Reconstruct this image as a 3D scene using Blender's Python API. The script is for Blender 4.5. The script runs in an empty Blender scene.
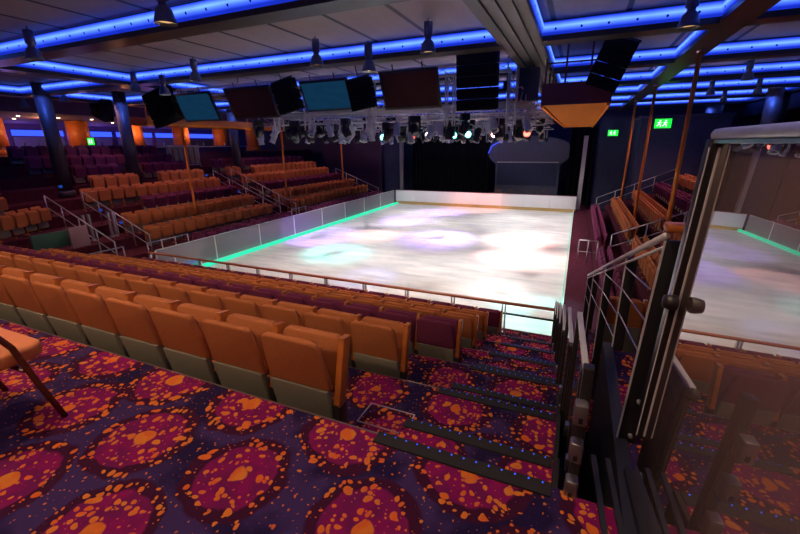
import bpy, bmesh, math, random
from mathutils import Vector, Matrix
random.seed(7)
SC = bpy.context.scene
COL = SC.collection
PI = math.pi

# ------------------------------------------------------------------ camera
# world frame: camera at the origin, +Y down the rink, +X across it, +Z up (metres)
F = 395.0
def _n(v): return v.normalized()
_Y = _n(Vector((181, -124, F)))
_X = Vector((894, 112, -F)).normalized()
_X = _n(_X - _Y * _X.dot(_Y))
_Z = _X.cross(_Y)
if _Z.y > 0: _Z = -_Z
def to_world(v): return Vector((_X.dot(v), _Y.dot(v), _Z.dot(v)))
def ray(px, py): return to_world(Vector((px - 400, py - 267, F)))
def at(px, py, axis, val):
    r = ray(px, py); return r * (val / r['xyz'.index(axis)])
cam_d = bpy.data.cameras.new('camera')
cam_d.sensor_width = 36.0
cam_d.lens = F / 800 * 36
cam_d.clip_start = 0.02; cam_d.clip_end = 200
cam = bpy.data.objects.new('camera', cam_d); COL.objects.link(cam)
rt, up, fw = to_world(Vector((1, 0, 0))), to_world(Vector((0, -1, 0))), to_world(Vector((0, 0, 1)))
cam.matrix_world = Matrix(((rt.x, up.x, -fw.x, 0), (rt.y, up.y, -fw.y, 0), (rt.z, up.z, -fw.z, 0), (0, 0, 0, 1)))
SC.camera = cam

# ------------------------------------------------------------------ materials
def mat(name):
    m = bpy.data.materials.new(name); m.use_nodes = True
    nt = m.node_tree
    for n in list(nt.nodes): nt.nodes.remove(n)
    out = nt.nodes.new('ShaderNodeOutputMaterial')
    return m, nt, out
class G:
    """tiny node-graph helper"""
    def __init__(s, nt): s.nt = nt
    def node(s, t, **kw):
        n = s.nt.nodes.new(t)
        for k, v in kw.items(): setattr(n, k, v)
        return n
    def set(s, sock, v):
        if hasattr(v, 'links') or isinstance(v, bpy.types.NodeSocket): s.nt.links.new(v, sock)
        else: sock.default_value = v
    def math(s, op, a, b=0.0, c=None):
        n = s.node('ShaderNodeMath', operation=op); s.set(n.inputs[0], a); s.set(n.inputs[1], b)
        if c is not None: s.set(n.inputs[2], c)
        return n.outputs[0]
    def mix(s, f, a, b):
        n = s.node('ShaderNodeMix', data_type='RGBA'); s.set(n.inputs[0], f); s.set(n.inputs[6], a); s.set(n.inputs[7], b)
        return n.outputs[2]
    def ramp(s, f, a, b):
        n = s.node('ShaderNodeMapRange'); s.set(n.inputs[0], f); n.inputs[1].default_value = a; n.inputs[2].default_value = b
        return n.outputs[0]
    def pos(s): return s.node('ShaderNodeNewGeometry').outputs['Position']
    def obj(s): return s.node('ShaderNodeTexCoord').outputs['Object']
    def sep(s, v):
        n = s.node('ShaderNodeSeparateXYZ'); s.set(n.inputs[0], v); return n.outputs
    def comb(s, x, y, z):
        n = s.node('ShaderNodeCombineXYZ')
        for i, v in enumerate((x, y, z)): s.set(n.inputs[i], v)
        return n.outputs[0]
    def noise(s, v, sc, det=2.0, rough=.5):
        n = s.node('ShaderNodeTexNoise'); s.set(n.inputs['Vector'], v); n.inputs['Scale'].default_value = sc
        n.inputs['Detail'].default_value = det; n.inputs['Roughness'].default_value = rough
        return n.outputs[0], n.outputs[1]
    def voro(s, v, sc, rnd=1.0, dim='2D'):
        n = s.node('ShaderNodeTexVoronoi', voronoi_dimensions=dim); s.set(n.inputs['Vector'], v)
        n.inputs['Scale'].default_value = sc; n.inputs['Randomness'].default_value = rnd
        return n.outputs['Distance'], n.outputs['Color']
def c4(c): return (c[0], c[1], c[2], 1.0)
def simple(name, col, rough=.5, metal=0.0, spec=.5, var=.12, vscale=30.0, bump=0.0, bscale=200.0):
    m, nt, out = mat(name); g = G(nt)
    b = g.node('ShaderNodeBsdfPrincipled')
    o = g.obj()
    f, _ = g.noise(o, vscale, 3)
    lo = tuple(x * (1 - var) for x in col); hi = tuple(min(1, x * (1 + var)) for x in col)
    g.set(b.inputs['Base Color'], g.mix(f, c4(lo), c4(hi)))
    b.inputs['Roughness'].default_value = rough; b.inputs['Metallic'].default_value = metal
    b.inputs['Specular IOR Level'].default_value = spec
    if bump:
        fb, _ = g.noise(o, bscale, 2)
        bp = g.node('ShaderNodeBump'); bp.inputs['Strength'].default_value = bump; bp.inputs['Distance'].default_value = .004
        g.set(bp.inputs['Height'], fb); g.set(b.inputs['Normal'], bp.outputs[0])
    nt.links.new(b.outputs[0], out.inputs[0])
    return m
def emit(name, col, st):
    m, nt, out = mat(name); g = G(nt)
    e = g.node('ShaderNodeEmission'); e.inputs[0].default_value = c4(col); e.inputs[1].default_value = st
    nt.links.new(e.outputs[0], out.inputs[0]); return m
def glass(name, tint, refl, rough=0.0, haze=0.0, hcol=(.5, .5, .55), strong=0.0, veil=0.0):
    m, nt, out = mat(name); g = G(nt)
    t = g.node('ShaderNodeBsdfTransparent'); t.inputs[0].default_value = c4(tint)
    gl = g.node('ShaderNodeBsdfGlossy'); gl.inputs['Roughness'].default_value = rough; gl.inputs[0].default_value = (.92, .92, .95, 1)
    lw = g.node('ShaderNodeLayerWeight'); lw.inputs[0].default_value = .35
    f = g.math('MULTIPLY_ADD', lw.outputs['Fresnel'], 1 - refl, refl)
    if strong:   # coated glass: reflection climbs steeply towards grazing views
        lw.inputs[0].default_value = .5
        f = g.math('MULTIPLY', g.math('POWER', lw.outputs['Facing'], 3.0), strong)
    mx = g.node('ShaderNodeMixShader'); g.set(mx.inputs[0], f)
    base = t.outputs[0]
    if haze:
        d = g.node('ShaderNodeBsdfDiffuse'); d.inputs[0].default_value = c4(hcol)
        m2 = g.node('ShaderNodeMixShader'); m2.inputs[0].default_value = haze
        nt.links.new(base, m2.inputs[1]); nt.links.new(d.outputs[0], m2.inputs[2]); base = m2.outputs[0]
    nt.links.new(base, mx.inputs[1]); nt.links.new(gl.outputs[0], mx.inputs[2])
    if veil:   # diffuse haze painted over the whole pane, dulling its reflections
        dd = g.node('ShaderNodeBsdfDiffuse'); dd.inputs[0].default_value = c4(hcol)
        m3 = g.node('ShaderNodeMixShader'); m3.inputs[0].default_value = veil
        nt.links.new(mx.outputs[0], m3.inputs[1]); nt.links.new(dd.outputs[0], m3.inputs[2]); mx = m3
    nt.links.new(mx.outputs[0], out.inputs[0]); return m

def carpet_mat(name):
    m, nt, out = mat(name); g = G(nt)
    b = g.node('ShaderNodeBsdfPrincipled')
    p = g.sep(g.pos())
    v = g.comb(p[0], g.math('SUBTRACT', p[1], p[2]), 0.0)
    _, nc = g.noise(v, 7.0, 2)
    w = g.node('ShaderNodeVectorMath', operation='MULTIPLY_ADD')
    g.set(w.inputs[0], nc); w.inputs[1].default_value = (.085, .085, 0); g.set(w.inputs[2], v)
    wv = w.outputs[0]
    ws = g.sep(wv)
    def lattice(ox, oy):
        fx = g.math('MULTIPLY', g.math('SUBTRACT', g.math('FRACT', g.math('ADD', g.math('DIVIDE', g.math('SUBTRACT', ws[0], ox), .74), 40.5)), .5), .74)
        fy = g.math('SUBTRACT', g.math('FRACT', g.math('ADD', g.math('SUBTRACT', ws[1], oy), 40.5)), .5)
        return g.math('SQRT', g.math('ADD', g.math('MULTIPLY', fx, fx), g.math('MULTIPLY', fy, fy)))
    d = g.math('MINIMUM', lattice(-2.15, 2.86), lattice(-2.52, 3.36))
    rv, _ = g.noise(v, 1.3, 1)
    d = g.math('ADD', d, g.math('MULTIPLY', g.math('SUBTRACT', rv, .5), .16))
    ins = g.ramp(d, .232, .218)
    ring = g.ramp(d, .300, .286)
    nf, _ = g.noise(v, 2.6, 3)
    base = g.mix(g.ramp(nf, .42, .55), c4((.015, .008, .048)), c4((.043, .022, .105)))
    col = g.mix(ring, base, c4((.042, .006, .030)))
    mg = g.mix(g.ramp(g.noise(v, 9, 2)[0], .4, .6), c4((.205, .006, .095)), c4((.135, .008, .085)))
    col = g.mix(ins, col, mg)
    # orange flecks, bigger and thicker inside the medallions
    def flecks(sc, base_r, gain, off):
        vv = g.node('ShaderNodeVectorMath', operation='ADD'); g.set(vv.inputs[0], wv); vv.inputs[1].default_value = (off, off * 1.7, 0)
        dd, cc = g.voro(vv.outputs[0], sc, 1.0)
        cs = g.sep(cc)
        dens = g.math('MULTIPLY_ADD', ring, gain, base_r)
        r = g.math('MULTIPLY', g.math('POWER', cs[0], 1.9), dens)
        return g.ramp(g.math('SUBTRACT', r, dd), -.02, .02), cs[1]
    f1, r1 = flecks(10.8, .15, .16, 0.0)
    f2, r2 = flecks(24.0, .13, .33, 3.3)
    cen = g.ramp(g.math('ADD', d, g.math('MULTIPLY', nf, .06)), .078, .070)
    fl = g.math('MAXIMUM', g.math('MAXIMUM', f1, f2), cen)
    oc = g.mix(r1, c4((.62, .12, .02)), c4((.58, .20, .03)))
    oc = g.mix(g.math('MULTIPLY', r2, .5), oc, c4((.50, .10, .03)))
    col = g.mix(fl, col, oc)
    g.set(b.inputs['Base Color'], col)
    b.inputs['Roughness'].default_value = .95; b.inputs['Specular IOR Level'].default_value = .1
    fb, _ = g.noise(g.pos(), 260, 2)
    bp = g.node('ShaderNodeBump'); bp.inputs['Strength'].default_value = .35; bp.inputs['Distance'].default_value = .004
    g.set(bp.inputs['Height'], fb); g.set(b.inputs['Normal'], bp.outputs[0])
    nt.links.new(b.outputs[0], out.inputs[0]); return m

def ice_mat():
    m, nt, out = mat('ice'); g = G(nt)
    b = g.node('ShaderNodeBsdfPrincipled')
    p = g.sep(g.pos())
    v = g.comb(g.math('MULTIPLY', p[0], .22), p[1], 0.0)
    n1, _ = g.noise(v, 2.2, 5, .62)
    n2, _ = g.noise(g.pos(), .6, 3)
    f = g.math('MULTIPLY_ADD', n1, .8, g.math('MULTIPLY', n2, .3))
    g.set(b.inputs['Base Color'], g.mix(g.ramp(f, .38, .68), c4((.58, .61, .63)), c4((.92, .91, .91))))
    n3, _ = g.noise(v, 9, 3)
    g.set(b.inputs['Roughness'], g.math('MULTIPLY_ADD', n3, .25, .36)); b.inputs['Specular IOR Level'].default_value = .32
    bp = g.node('ShaderNodeBump'); bp.inputs['Strength'].default_value = .12; bp.inputs['Distance'].default_value = .02
    g.set(bp.inputs['Height'], n1); g.set(b.inputs['Normal'], bp.outputs[0])
    nt.links.new(b.outputs[0], out.inputs[0]); return m

def ceiling_mat():
    m, nt, out = mat('ceiling_panel'); g = G(nt)
    b = g.node('ShaderNodeBsdfPrincipled')
    p = g.sep(g.pos())
    fx = g.math('FRACT', g.math('DIVIDE', g.math('ADD', p[0], 60.35), 1.45))
    slit = g.math('LESS_THAN', fx, .075)
    v = g.comb(g.math('MULTIPLY', p[0], 4.0), g.math('MULTIPLY', p[1], .5), 0.0)
    n, _ = g.noise(v, 1.5, 3)
    pan = g.mix(n, c4((.29, .235, .205)), c4((.37, .305, .265)))
    g.set(b.inputs['Base Color'], g.mix(slit, pan, c4((.012, .011, .013))))
    b.inputs['Roughness'].default_value = .6
    nt.links.new(b.outputs[0], out.inputs[0]); return m

def cove_mat(axis, name):
    """lit blue light-trough diffuser with a line of dark fixing studs"""
    m, nt, out = mat(name); g = G(nt)
    p = g.sep(g.pos())
    a = p[0] if axis == 'x' else p[1]
    u = g.math('SUBTRACT', g.math('FRACT', g.math('DIVIDE', a, .52)), .5)
    u = g.math('MULTIPLY', u, .52)
    w = g.math('SUBTRACT', p[2], 2.395)
    r = g.math('SQRT', g.math('ADD', g.math('MULTIPLY', u, u), g.math('MULTIPLY', w, w)))
    dot = g.math('LESS_THAN', r, .024)
    n, _ = g.noise(g.pos(), 1.3, 2)
    core = g.ramp(g.math('ABSOLUTE', g.math('SUBTRACT', p[2], 2.44)), .11, .0)
    st = g.math('MULTIPLY', g.math('MULTIPLY_ADD', core, 2.0, .75), g.math('MULTIPLY_ADD', n, .8, .6))
    e = g.node('ShaderNodeEmission')
    g.set(e.inputs[0], g.mix(g.math('MULTIPLY', core, .8), c4((.012, .04, .8)), c4((.11, .25, 1.0))))
    g.set(e.inputs[1], g.math('MULTIPLY', st, g.math('SUBTRACT', 1.0, g.math('MULTIPLY', dot, .97))))
    nt.links.new(e.outputs[0], out.inputs[0]); return m

M = {}
M['carpet'] = carpet_mat('carpet')
M['ice'] = ice_mat()
M['ceil'] = ceiling_mat()
M['cove_x'] = cove_mat('x', 'blue_cove_across'); M['cove_y'] = cove_mat('y', 'blue_cove_along')
M['orange'] = simple('orange_fabric', (.43, .142, .056), .9, spec=.15, var=.18, vscale=60, bump=.4, bscale=320)
M['purple'] = simple('plum_fabric', (.155, .028, .080), .9, spec=.15, var=.2, vscale=60, bump=.4, bscale=320)
M['shell'] = simple('grey_shell', (.17, .158, .128), .6, var=.08)
M['wood'] = simple('orange_wood', (.46, .13, .025), .35, var=.25, vscale=14)
M['soffit'] = simple('orange_planks', (.62, .20, .035), .9, spec=.05, var=.25, vscale=6)
M['bodysilver'] = simple('pale_grey_lamp_casing', (.60, .59, .64), .35, spec=.6, var=.1)
M['postorange'] = simple('orange_post_lifted', (.66, .20, .04), .75, spec=.15, var=.1)  # orange lifted above the wood tone to make up for missing front light
M['railwood'] = simple('red_brown_wood', (.36, .085, .025), .3, var=.25, vscale=10)
M['black'] = simple('black_metal', (.014, .013, .016), .42, var=.2)
M['blackmatt'] = simple('black_cloth', (.006, .006, .008), .9, spec=.1)
M['rubber'] = simple('dark_nosing', (.010, .009, .011), .75, var=.15)
M['silver'] = simple('brushed_steel', (.62, .61, .63), .28, metal=1.0, var=.1)
M['steel_dull'] = simple('dull_steel', (.26, .24, .26), .4, metal=.8, var=.15)
M['alu'] = simple('aluminium', (.55, .54, .56), .38, metal=.85, var=.1)
M['white'] = simple('white_board', (.74, .73, .76), .4, var=.05, vscale=3)
M['kick'] = simple('yellow_kickboard', (.42, .27, .10), .5)
M['maroon'] = simple('maroon_paint', (.11, .018, .03), .5)
M['maroonfloor'] = simple('maroon_carpet', (.075, .014, .030), .95, spec=.1, var=.55, vscale=9)
M['navy'] = simple('navy_wall', (.035, .042, .10), .8, var=.25, vscale=4)
M['stairnavy'] = simple('dark_navy_paint', (.016, .018, .034), .5)
M['plumwall'] = simple('plum_wall', (.07, .03, .075), .8, var=.25, vscale=3)
M['greywall'] = simple('slate_panel', (.10, .10, .15), .8, var=.2, vscale=3)
M['brownbeam'] = simple('dark_brown_beam', (.032, .022, .020), .35, var=.2)
M['duct'] = simple('grey_channel', (.085, .08, .082), .45, var=.2)
M['copper'] = simple('copper_column', (.50, .15, .04), .5, var=.25, vscale=5)
M['column'] = simple('dark_column', (.07, .055, .065), .45, var=.2, vscale=5)
M['greenpanel'] = simple('green_panel', (.03, .10, .08), .6)
M['pinkpanel'] = simple('lilac_panel', (.28, .17, .22), .6)
M['leather'] = simple('orange_leather', (.68, .22, .075), .45, var=.12, vscale=12)
M['mahogany_dark'] = simple('dark_bronze_frame', (.014, .010, .011), .35, var=.2)
M['mahogany'] = simple('mahogany_frame', (.12, .028, .016), .25, var=.2)
M['beige'] = simple('beige_panel', (.34, .27, .17), .6)
M['glassbig'] = glass('smoked_screen_glass', (.16, .14, .14), .12, haze=.55, hcol=(.40, .28, .26), strong=2.5, veil=.05)
M['glassrail'] = glass('clear_rail_glass', (.80, .82, .84), .07, haze=.05)
M['glassboard'] = glass('hazy_board_glass', (.72, .72, .78), .05, haze=.30, hcol=(.85, .76, .92))  # pale lilac haze painted in to brighten the dimly lit pane
M['glassdark'] = glass('dark_rail_glass', (.30, .27, .27), .06, haze=.45, hcol=(.13, .09, .09))
M['led_blue'] = emit('blue_step_light', (.05, .12, 1.0), 1.5)
M['led_cyan'] = emit('blue_aisle_light', (.02, .12, .8), .55)
M['green_tube'] = emit('green_rink_tube', (.03, .62, .36), 1.5)
M['blue_tube'] = emit('blue_strip_light', (.03, .07, 1.0), 2.0)
M['exit'] = emit('exit_green', (.01, .75, .05), 1.5)
M['exitmark'] = emit('exit_pictogram', (.75, 1.0, .8), 2.0)
M['warm'] = emit('warm_lamp', (1.0, .72, .35), 9.0)
M['warmdim'] = emit('warm_lamp_dim', (1.0, .55, .22), .8)
M['spot_white'] = emit('lens_white', (1.0, .75, .6), 14)
M['spot_cyan'] = emit('lens_cyan', (.15, 1.0, .85), 12)
M['spot_red'] = emit('lens_red', (1.0, .08, .05), 9)
M['spot_pink'] = emit('lens_pink', (1.0, .42, .38), 14)
M['spot_blue'] = emit('lens_blue', (.15, .4, 1.0), 12)
M['lens_off'] = simple('lens_glass', (.08, .08, .10), .1, spec=.8)
M['shade_blue'] = simple('blue_grey_shade', (.10, .13, .22), .35, var=.1)
def screen_mat(name, a, b, st):
    m, nt, out = mat(name); g = G(nt)
    o = g.sep(g.obj())
    n, _ = g.noise(g.comb(g.math('MULTIPLY', o[0], .3), o[2], 0.0), 7, 3)
    e = g.node('ShaderNodeEmission'); g.set(e.inputs[0], g.mix(n, c4(a), c4(b))); e.inputs[1].default_value = st
    nt.links.new(e.outputs[0], out.inputs[0]); return m
M['screen_on'] = screen_mat('lit_blue_screen', (.006, .05, .13), (.014, .085, .19), .44)
M['screen_off'] = simple('dark_screen', (.035, .016, .018), .22, var=.15, vscale=3)

# ------------------------------------------------------------------ mesh building
class MB:
    def __init__(s): s.v = []; s.f = []; s.mi = []; s.m = 0; s.sm = []
    def add(s, vs, fs, smooth=False):
        o = len(s.v); s.v += [tuple(x) for x in vs]
        for f in fs: s.f.append([i + o for i in f]); s.mi.append(s.m); s.sm.append(smooth)
        return s
    def box(s, x0, x1, y0, y1, z0, z1, T=None):
        vs = [Vector((x, y, z)) for z in (z0, z1) for y in (y0, y1) for x in (x0, x1)]
        if T is not None: vs = [T @ v for v in vs]
        return s.add(vs, [(0, 2, 3, 1), (4, 5, 7, 6), (0, 1, 5, 4), (2, 6, 7, 3), (0, 4, 6, 2), (1, 3, 7, 5)])
    def tube(s, a, b, r, n=8, r2=None, cap=True):
        a = Vector(a); b = Vector(b); d = (b - a)
        if d.length < 1e-6: return s
        d.normalize(); u = d.orthogonal().normalized(); w = d.cross(u); r2 = r if r2 is None else r2
        vs = []
        for c, rr in ((a, r), (b, r2)):
            for k in range(n):
                t = 2 * PI * k / n; vs.append(c + (u * math.cos(t) + w * math.sin(t)) * rr)
        s.add(vs, [(k, (k + 1) % n, n + (k + 1) % n, n + k) for k in range(n)], n > 5)
        if cap:
            o = len(s.v) - 2 * n
            s.f.append([o + k for k in reversed(range(n))]); s.f.append([o + n + k for k in range(n)]); s.mi += [s.m, s.m]; s.sm += [False, False]
        return s
    def path(s, pts, r, n=8):
        pts = [Vector(p) for p in pts]; rings = []
        u = None
        for i, p in enumerate(pts):
            d = (pts[min(i + 1, len(pts) - 1)] - pts[max(i - 1, 0)]).normalized()
            if u is None: u = d.orthogonal().normalized()
            u = (u - d * u.dot(d)).normalized(); w = d.cross(u)
            rings.append([p + (u * math.cos(2 * PI * k / n) + w * math.sin(2 * PI * k / n)) * r for k in range(n)])
        vs = [v for rg in rings for v in rg]; fs = []
        for i in range(len(pts) - 1):
            for k in range(n): fs.append((i * n + k, i * n + (k + 1) % n, (i + 1) * n + (k + 1) % n, (i + 1) * n + k))
        fs.append(tuple(reversed(range(n)))); fs.append(tuple((len(pts) - 1) * n + k for k in range(n)))
        return s.add(vs, fs, True)
    def lathe(s, prof, c=(0, 0, 0), n=16, axis=None):
        """profile of (r, z), around z (or transformed by the 4x4 axis)"""
        vs = []
        for r, z in prof:
            for k in range(n):
                t = 2 * PI * k / n; v = Vector((r * math.cos(t), r * math.sin(t), z))
                if axis is not None: v = axis @ v
                vs.append(v + Vector(c))
        fs = [(i * n + k, i * n + (k + 1) % n, (i + 1) * n + (k + 1) % n, (i + 1) * n + k) for i in range(len(prof) - 1) for k in range(n)]
        return s.add(vs, fs, True)
    def prism(s, poly, fn0, fn1):
        """poly of 2-D points mapped by fn0 and fn1 to the two end faces"""
        n = len(poly)
        vs = [fn0(*p) for p in poly] + [fn1(*p) for p in poly]
        fs = [(k, (k + 1) % n, n + (k + 1) % n, n + k) for k in range(n)] + [tuple(reversed(range(n))), tuple(range(n, 2 * n))]
        return s.add(vs, fs)
    def mesh(s, name, mats, bevel=0.0, seg=2):
        me = bpy.data.meshes.new(name); me.from_pydata(s.v, [], s.f)
        for m in (mats if isinstance(mats, (list, tuple)) else [mats]): me.materials.append(M[m])
        for p, mi, sm in zip(me.polygons, s.mi, s.sm): p.material_index = mi; p.use_smooth = sm
        bm = bmesh.new(); bm.from_mesh(me)
        bmesh.ops.recalc_face_normals(bm, faces=bm.faces)
        if bevel:
            es = [e for e in bm.edges if len(e.link_faces) == 2 and e.calc_face_angle(0) > .6]
            bmesh.ops.bevel(bm, geom=es, offset=bevel, segments=seg, profile=.5, affect='EDGES', clamp_overlap=True)
            for f in bm.faces: f.smooth = True
        bm.to_mesh(me); bm.free(); me.update()
        if bevel:
            try: me.set_sharp_from_angle(angle=.7)
            except Exception: pass
        return me
    def build(s, name, mats, parent=None, bevel=0.0, seg=2, loc=None):
        return link(name, s.mesh(name, mats, bevel, seg), parent, loc)
def link(name, data, parent=None, loc=None, rz=0.0):
    o = bpy.data.objects.new(name, data); COL.objects.link(o)
    if parent is not None: o.parent = parent
    if loc is not None: o.location = loc
    if rz: o.rotation_euler = (0, 0, rz)
    return o
def tag(o, label, cat, group=None, kind=None):
    o['label'] = label; o['category'] = cat
    if group: o['group'] = group
    if kind: o['kind'] = kind
    return o
def thing(name, label, cat, loc=(0, 0, 0), rz=0.0, group=None):
    return tag(link(name, None, None, loc, rz), label, cat, group)
def struct(o):
    o['kind'] = 'structure'; return o
def copy_tree(o, kids=None):
    kids = kids or {}
    c = o.copy(); COL.objects.link(c)
    for ch in list(o.children):
        d = ch.copy(); COL.objects.link(d); d.parent = c
        for g2 in list(ch.children):
            e = g2.copy(); COL.objects.link(e); e.parent = d
    return c
ORD = ['first', 'second', 'third', 'fourth', 'fifth', 'sixth', 'seventh', 'eighth', 'ninth', 'tenth', 'eleventh', 'twelfth', 'thirteenth', 'fourteenth',
       'fifteenth', 'sixteenth', 'seventeenth', 'eighteenth', 'nineteenth', 'twentieth', 'twenty-first', 'twenty-second', 'twenty-third', 'twenty-fourth', 'twenty-fifth', 'twenty-sixth']

# ------------------------------------------------------------------ dimensions
ZU = -1.65            # upper walkway where the camera stands
RISE, TREAD, Y1 = .44, 1.2, 1.74
ZI = -4.60            # ice
XL, XR, YN, YF = -13.15, 0.0, 9.0, 29.8     # rink
CZ = 2.60             # ceiling
FLR = -4.30           # front floor around the rink
AX0, AX1 = -.92, .06  # stepped aisle

# ------------------------------------------------------------------ setting
b = MB(); b.box(-30, .14, -5, Y1, ZU - .3, ZU); b.box(.14, 9, -5, 1.72, ZU - .3, ZU); b.box(.43, 3.4, 1.72, 3.4, ZU - .3, ZU)
struct(b.build('floor', 'carpet'))
b = MB()
for k in range(1, 7):
    z = ZU - RISE * k; b.box(-22, AX1, Y1 + TREAD * (k - 1), Y1 + TREAD * k + .001, -4.75, z)
struct(b.build('floor_near_tiers', 'carpet'))
b = MB()
for k in range(0, 6):   # half steps of the aisle
    z = ZU - RISE * k - RISE / 2; y = Y1 + TREAD * k; b.box(AX0, AX1 - .004, y + .001, y + .44, z - RISE / 2 + .001, z)
struct(b.build('floor_aisle_half_steps', 'carpet'))
b = MB()
for k in range(0, 6):   # bright edging of every tier beside the aisle
    y = Y1 + TREAD * k; z = ZU - RISE * k; b.box(-22, AX0 + .02, y - .006, y + .004, z - .02, z + .004)
struct(b.build('trim_tiers', 'steel_dull'))
b = MB()
b.box(AX1, AX1 + .03, 1.72, 8.9, -4.75, -4.2)
for k in range(0, 6):
    y = Y1 + TREAD * k; z = ZU - RISE * k
    b.box(AX1, AX1 + .03, y - (1.2 if k else .0), y + .0, -4.75, z + .02) if k else None
    b.box(AX1, AX1 + .03, y, y + .44, -4.75, z - RISE / 2 + .02)
b.box(AX1, AX1 + .03, Y1 + TREAD * 5 + .44, Y1 + TREAD * 6, -4.75, ZU - RISE * 6 + .02)
struct(b.build('trim_aisle_stringer', 'rubber'))
b = MB(); b.box(-22, AX1, Y1 + TREAD * 6, Y1 + TREAD * 6 + .05, -4.75, FLR + .03); struct(b.build('trim_front_kick', 'maroon'))
# dark stairwell on the other side of the aisle balustrade
b = MB(); b.box(.14, .36, -.4, 8.6, -4.75, -4.6); struct(b.build('floor_stairwell', 'black'))
b = MB(); b.box(.36, .43, -.4, 3.5, -4.6, ZU + .015); struct(b.build('wall_stairwell', 'stairnavy'))
# ice
b = MB(); b.box(XL, XR, YN - .3, YF, ZI - .15, ZI); o = b.build('ice', 'ice'); struct(o); o.name = 'floor_ice'
b = MB(); b.box(XL - .5, XL, YN - .4, YF + .4, ZI - .15, ZI + .02); b.box(XR, XR + .05, YN - .3, YF + .4, ZI - .15, ZI + .16)
struct(b.build('trim_rink_edge', 'white'))
b = MB(); b.box(XR + .05, 1.3, 8.6, 33, ZI - .15, ZI + .10); struct(b.build('floor_rinkside', 'maroonfloor'))
b = MB(); b.box(-30, 14, YF + .3, 40, -4.9, ZI + .05); struct(b.build('floor_stage', 'blackmatt'))
# left stands
NL = 9
b = MB()
for j in range(NL): b.box(-14.85 - 1.2 * j, -13.66 - 1.2 * j, 3.0, 29.4, -4.75, -4.29 + .44 * j)
struct(b.build('floor_left_tiers', 'maroonfloor'))
b = MB(); b.box(-40, -24.45, -2, 34, -1, -.33); struct(b.build('floor_promenade', 'maroon'))
# right stands
NR = 8
b = MB()
for j in range(NR): b.box(.9 + 1.0 * j, 1.95 + 1.0 * j, 6.4, 29.0, -4.75, -4.29 + .44 * j)
struct(b.build('floor_right_tiers', 'maroonfloor'))
b = MB(); b.box(8.9, 15, -5, 34, -1.2, -.77); struct(b.build('floor_right_promenade', 'maroon'))
b = MB(); b.box(.95, 3.4, 3.4, 4.95, -4.7, ZU - .44); b.box(.43, 3.4, 4.95, 6.3, -4.7, -2.78); struct(b.build('floor_corner_tiers', 'carpet'))
# walls
b = MB(); b.box(-40, 15, 36, 36.3, -5, 3.2); struct(b.build('wall_far', 'navy'))
b = MB(); b.box(-38.3, -38, -5, 36, -5, 3.2); struct(b.build('wall_left', 'plumwall'))
b = MB(); b.box(14.6, 15, -5, 36, -5, 3.2); struct(b.build('wall_right', 'navy'))
b = MB(); b.box(-38, 15, -5.3, -5, -5, 3.2); struct(b.build('wall_back', 'plumwall'))
b = MB(); b.box(-38, 15, -5, 36, CZ, CZ + .2); struct(b.build('ceiling', 'ceil'))
# lower ceiling above the left promenade
b = MB(); b.box(-38, -25.3, -5, 36, 1.75, CZ); struct(b.build('ceiling_left_soffit', 'plumwall'))
b = MB(); b.box(9.6, 14.6, -5, 36, 1.55, CZ); struct(b.build('ceiling_right_soffit', 'navy'))

# ------------------------------------------------------------------ ceiling beams with blue light coves
BEAMY = [2.2, 6.4, 10.6, 14.85, 19.1, 23.3, 27.5, 31.7]
BX = [(-22.5, .3), (-15.4, .34), (-1.5, .72), (2.45, .34), (8.9, .3)]
def cove_profile(sgn, w):
    # small outward-curving shelf on the side of a beam: (offset, z)
    return [(sgn * (w + .015), 2.30), (sgn * (w + .07), 2.33), (sgn * (w + .11), 2.39), (sgn * (w + .12), 2.46), (sgn * (w + .10), 2.53), (sgn * (w + .05), 2.56)]
def beam(p0, p1, axis, w, label, studs):
    mid = (p0 + p1) / 2
    a, c = p0, p1
    t = thing('ceiling_beam', label, 'beam', Vector(mid))
    L0, L1 = (a - mid), (c - mid)
    m = MB()
    h = w / 2
    if axis == 'x':
        m.box(L0.x, L1.x, -h, h, 2.2, 2.6); m.box(L0.x, L1.x, -h - .10, h + .10, 2.17, 2.27)
    else:
        m.box(-h, h, L0.y, L1.y, 2.2, 2.6); m.box(-h - .10, h + .10, L0.y, L1.y, 2.17, 2.27)
        if w > .5:
            for q in (-.24, 0, .24): m.box(q - .03, q + .03, L0.y, L1.y, 2.13, 2.175)
    m.build('beam_casing', 'duct' if w > .5 else 'brownbeam', t)
    for sgn in (-1, 1):
        pr = cove_profile(sgn, h)
        m = MB()
        if axis == 'x':
            vs = [(x, q, z) for x in (L0.x, L1.x) for q, z in pr]
        else:
            vs = [(q, y, z) for y in (L0.y, L1.y) for q, z in pr]
        n = len(pr); m.add(vs, [(k, k + 1, n + k + 1, n + k) for k in range(n - 1)], True)
        m.build('light_cove', 'cove_' + axis, t)
    return t
NTH = ['nearest', 'second', 'third', 'fourth', 'fifth', 'sixth', 'seventh', 'eighth']
for i, y in enumerate(BEAMY):
    for a, (x0, x1, where) in enumerate(((-22.35, -15.6, 'over the far-side stands'), (-15.2, -1.9, 'over the ice'), (-1.1, 2.25, 'beside the wide grey channel'), (2.65, 8.75, 'over the bare-edge stands'))):
        if x0 > 2 and y < 5: continue
        beam(Vector((x0, y, 0)), Vector((x1, y, 0)), 'x', .30, f'dark ceiling cross beam edged in blue light, {NTH[i]} {where}', True)
names_y = ['outermost dark ceiling beam with blue light coves, above the bar columns', 'long dark ceiling beam with blue coves along the glass barrier side',
           'wide grey grooved ceiling channel with blue coves running down the hall', 'long dark brown ceiling beam with blue coves above the orange posts', 'outer ceiling beam with blue coves beyond the bare-edge stands']
for (x, w), nm in zip(BX, names_y):
    beam(Vector((x, -4, 0)), Vector((x, 34, 0)), 'y', w, nm, True)

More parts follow.
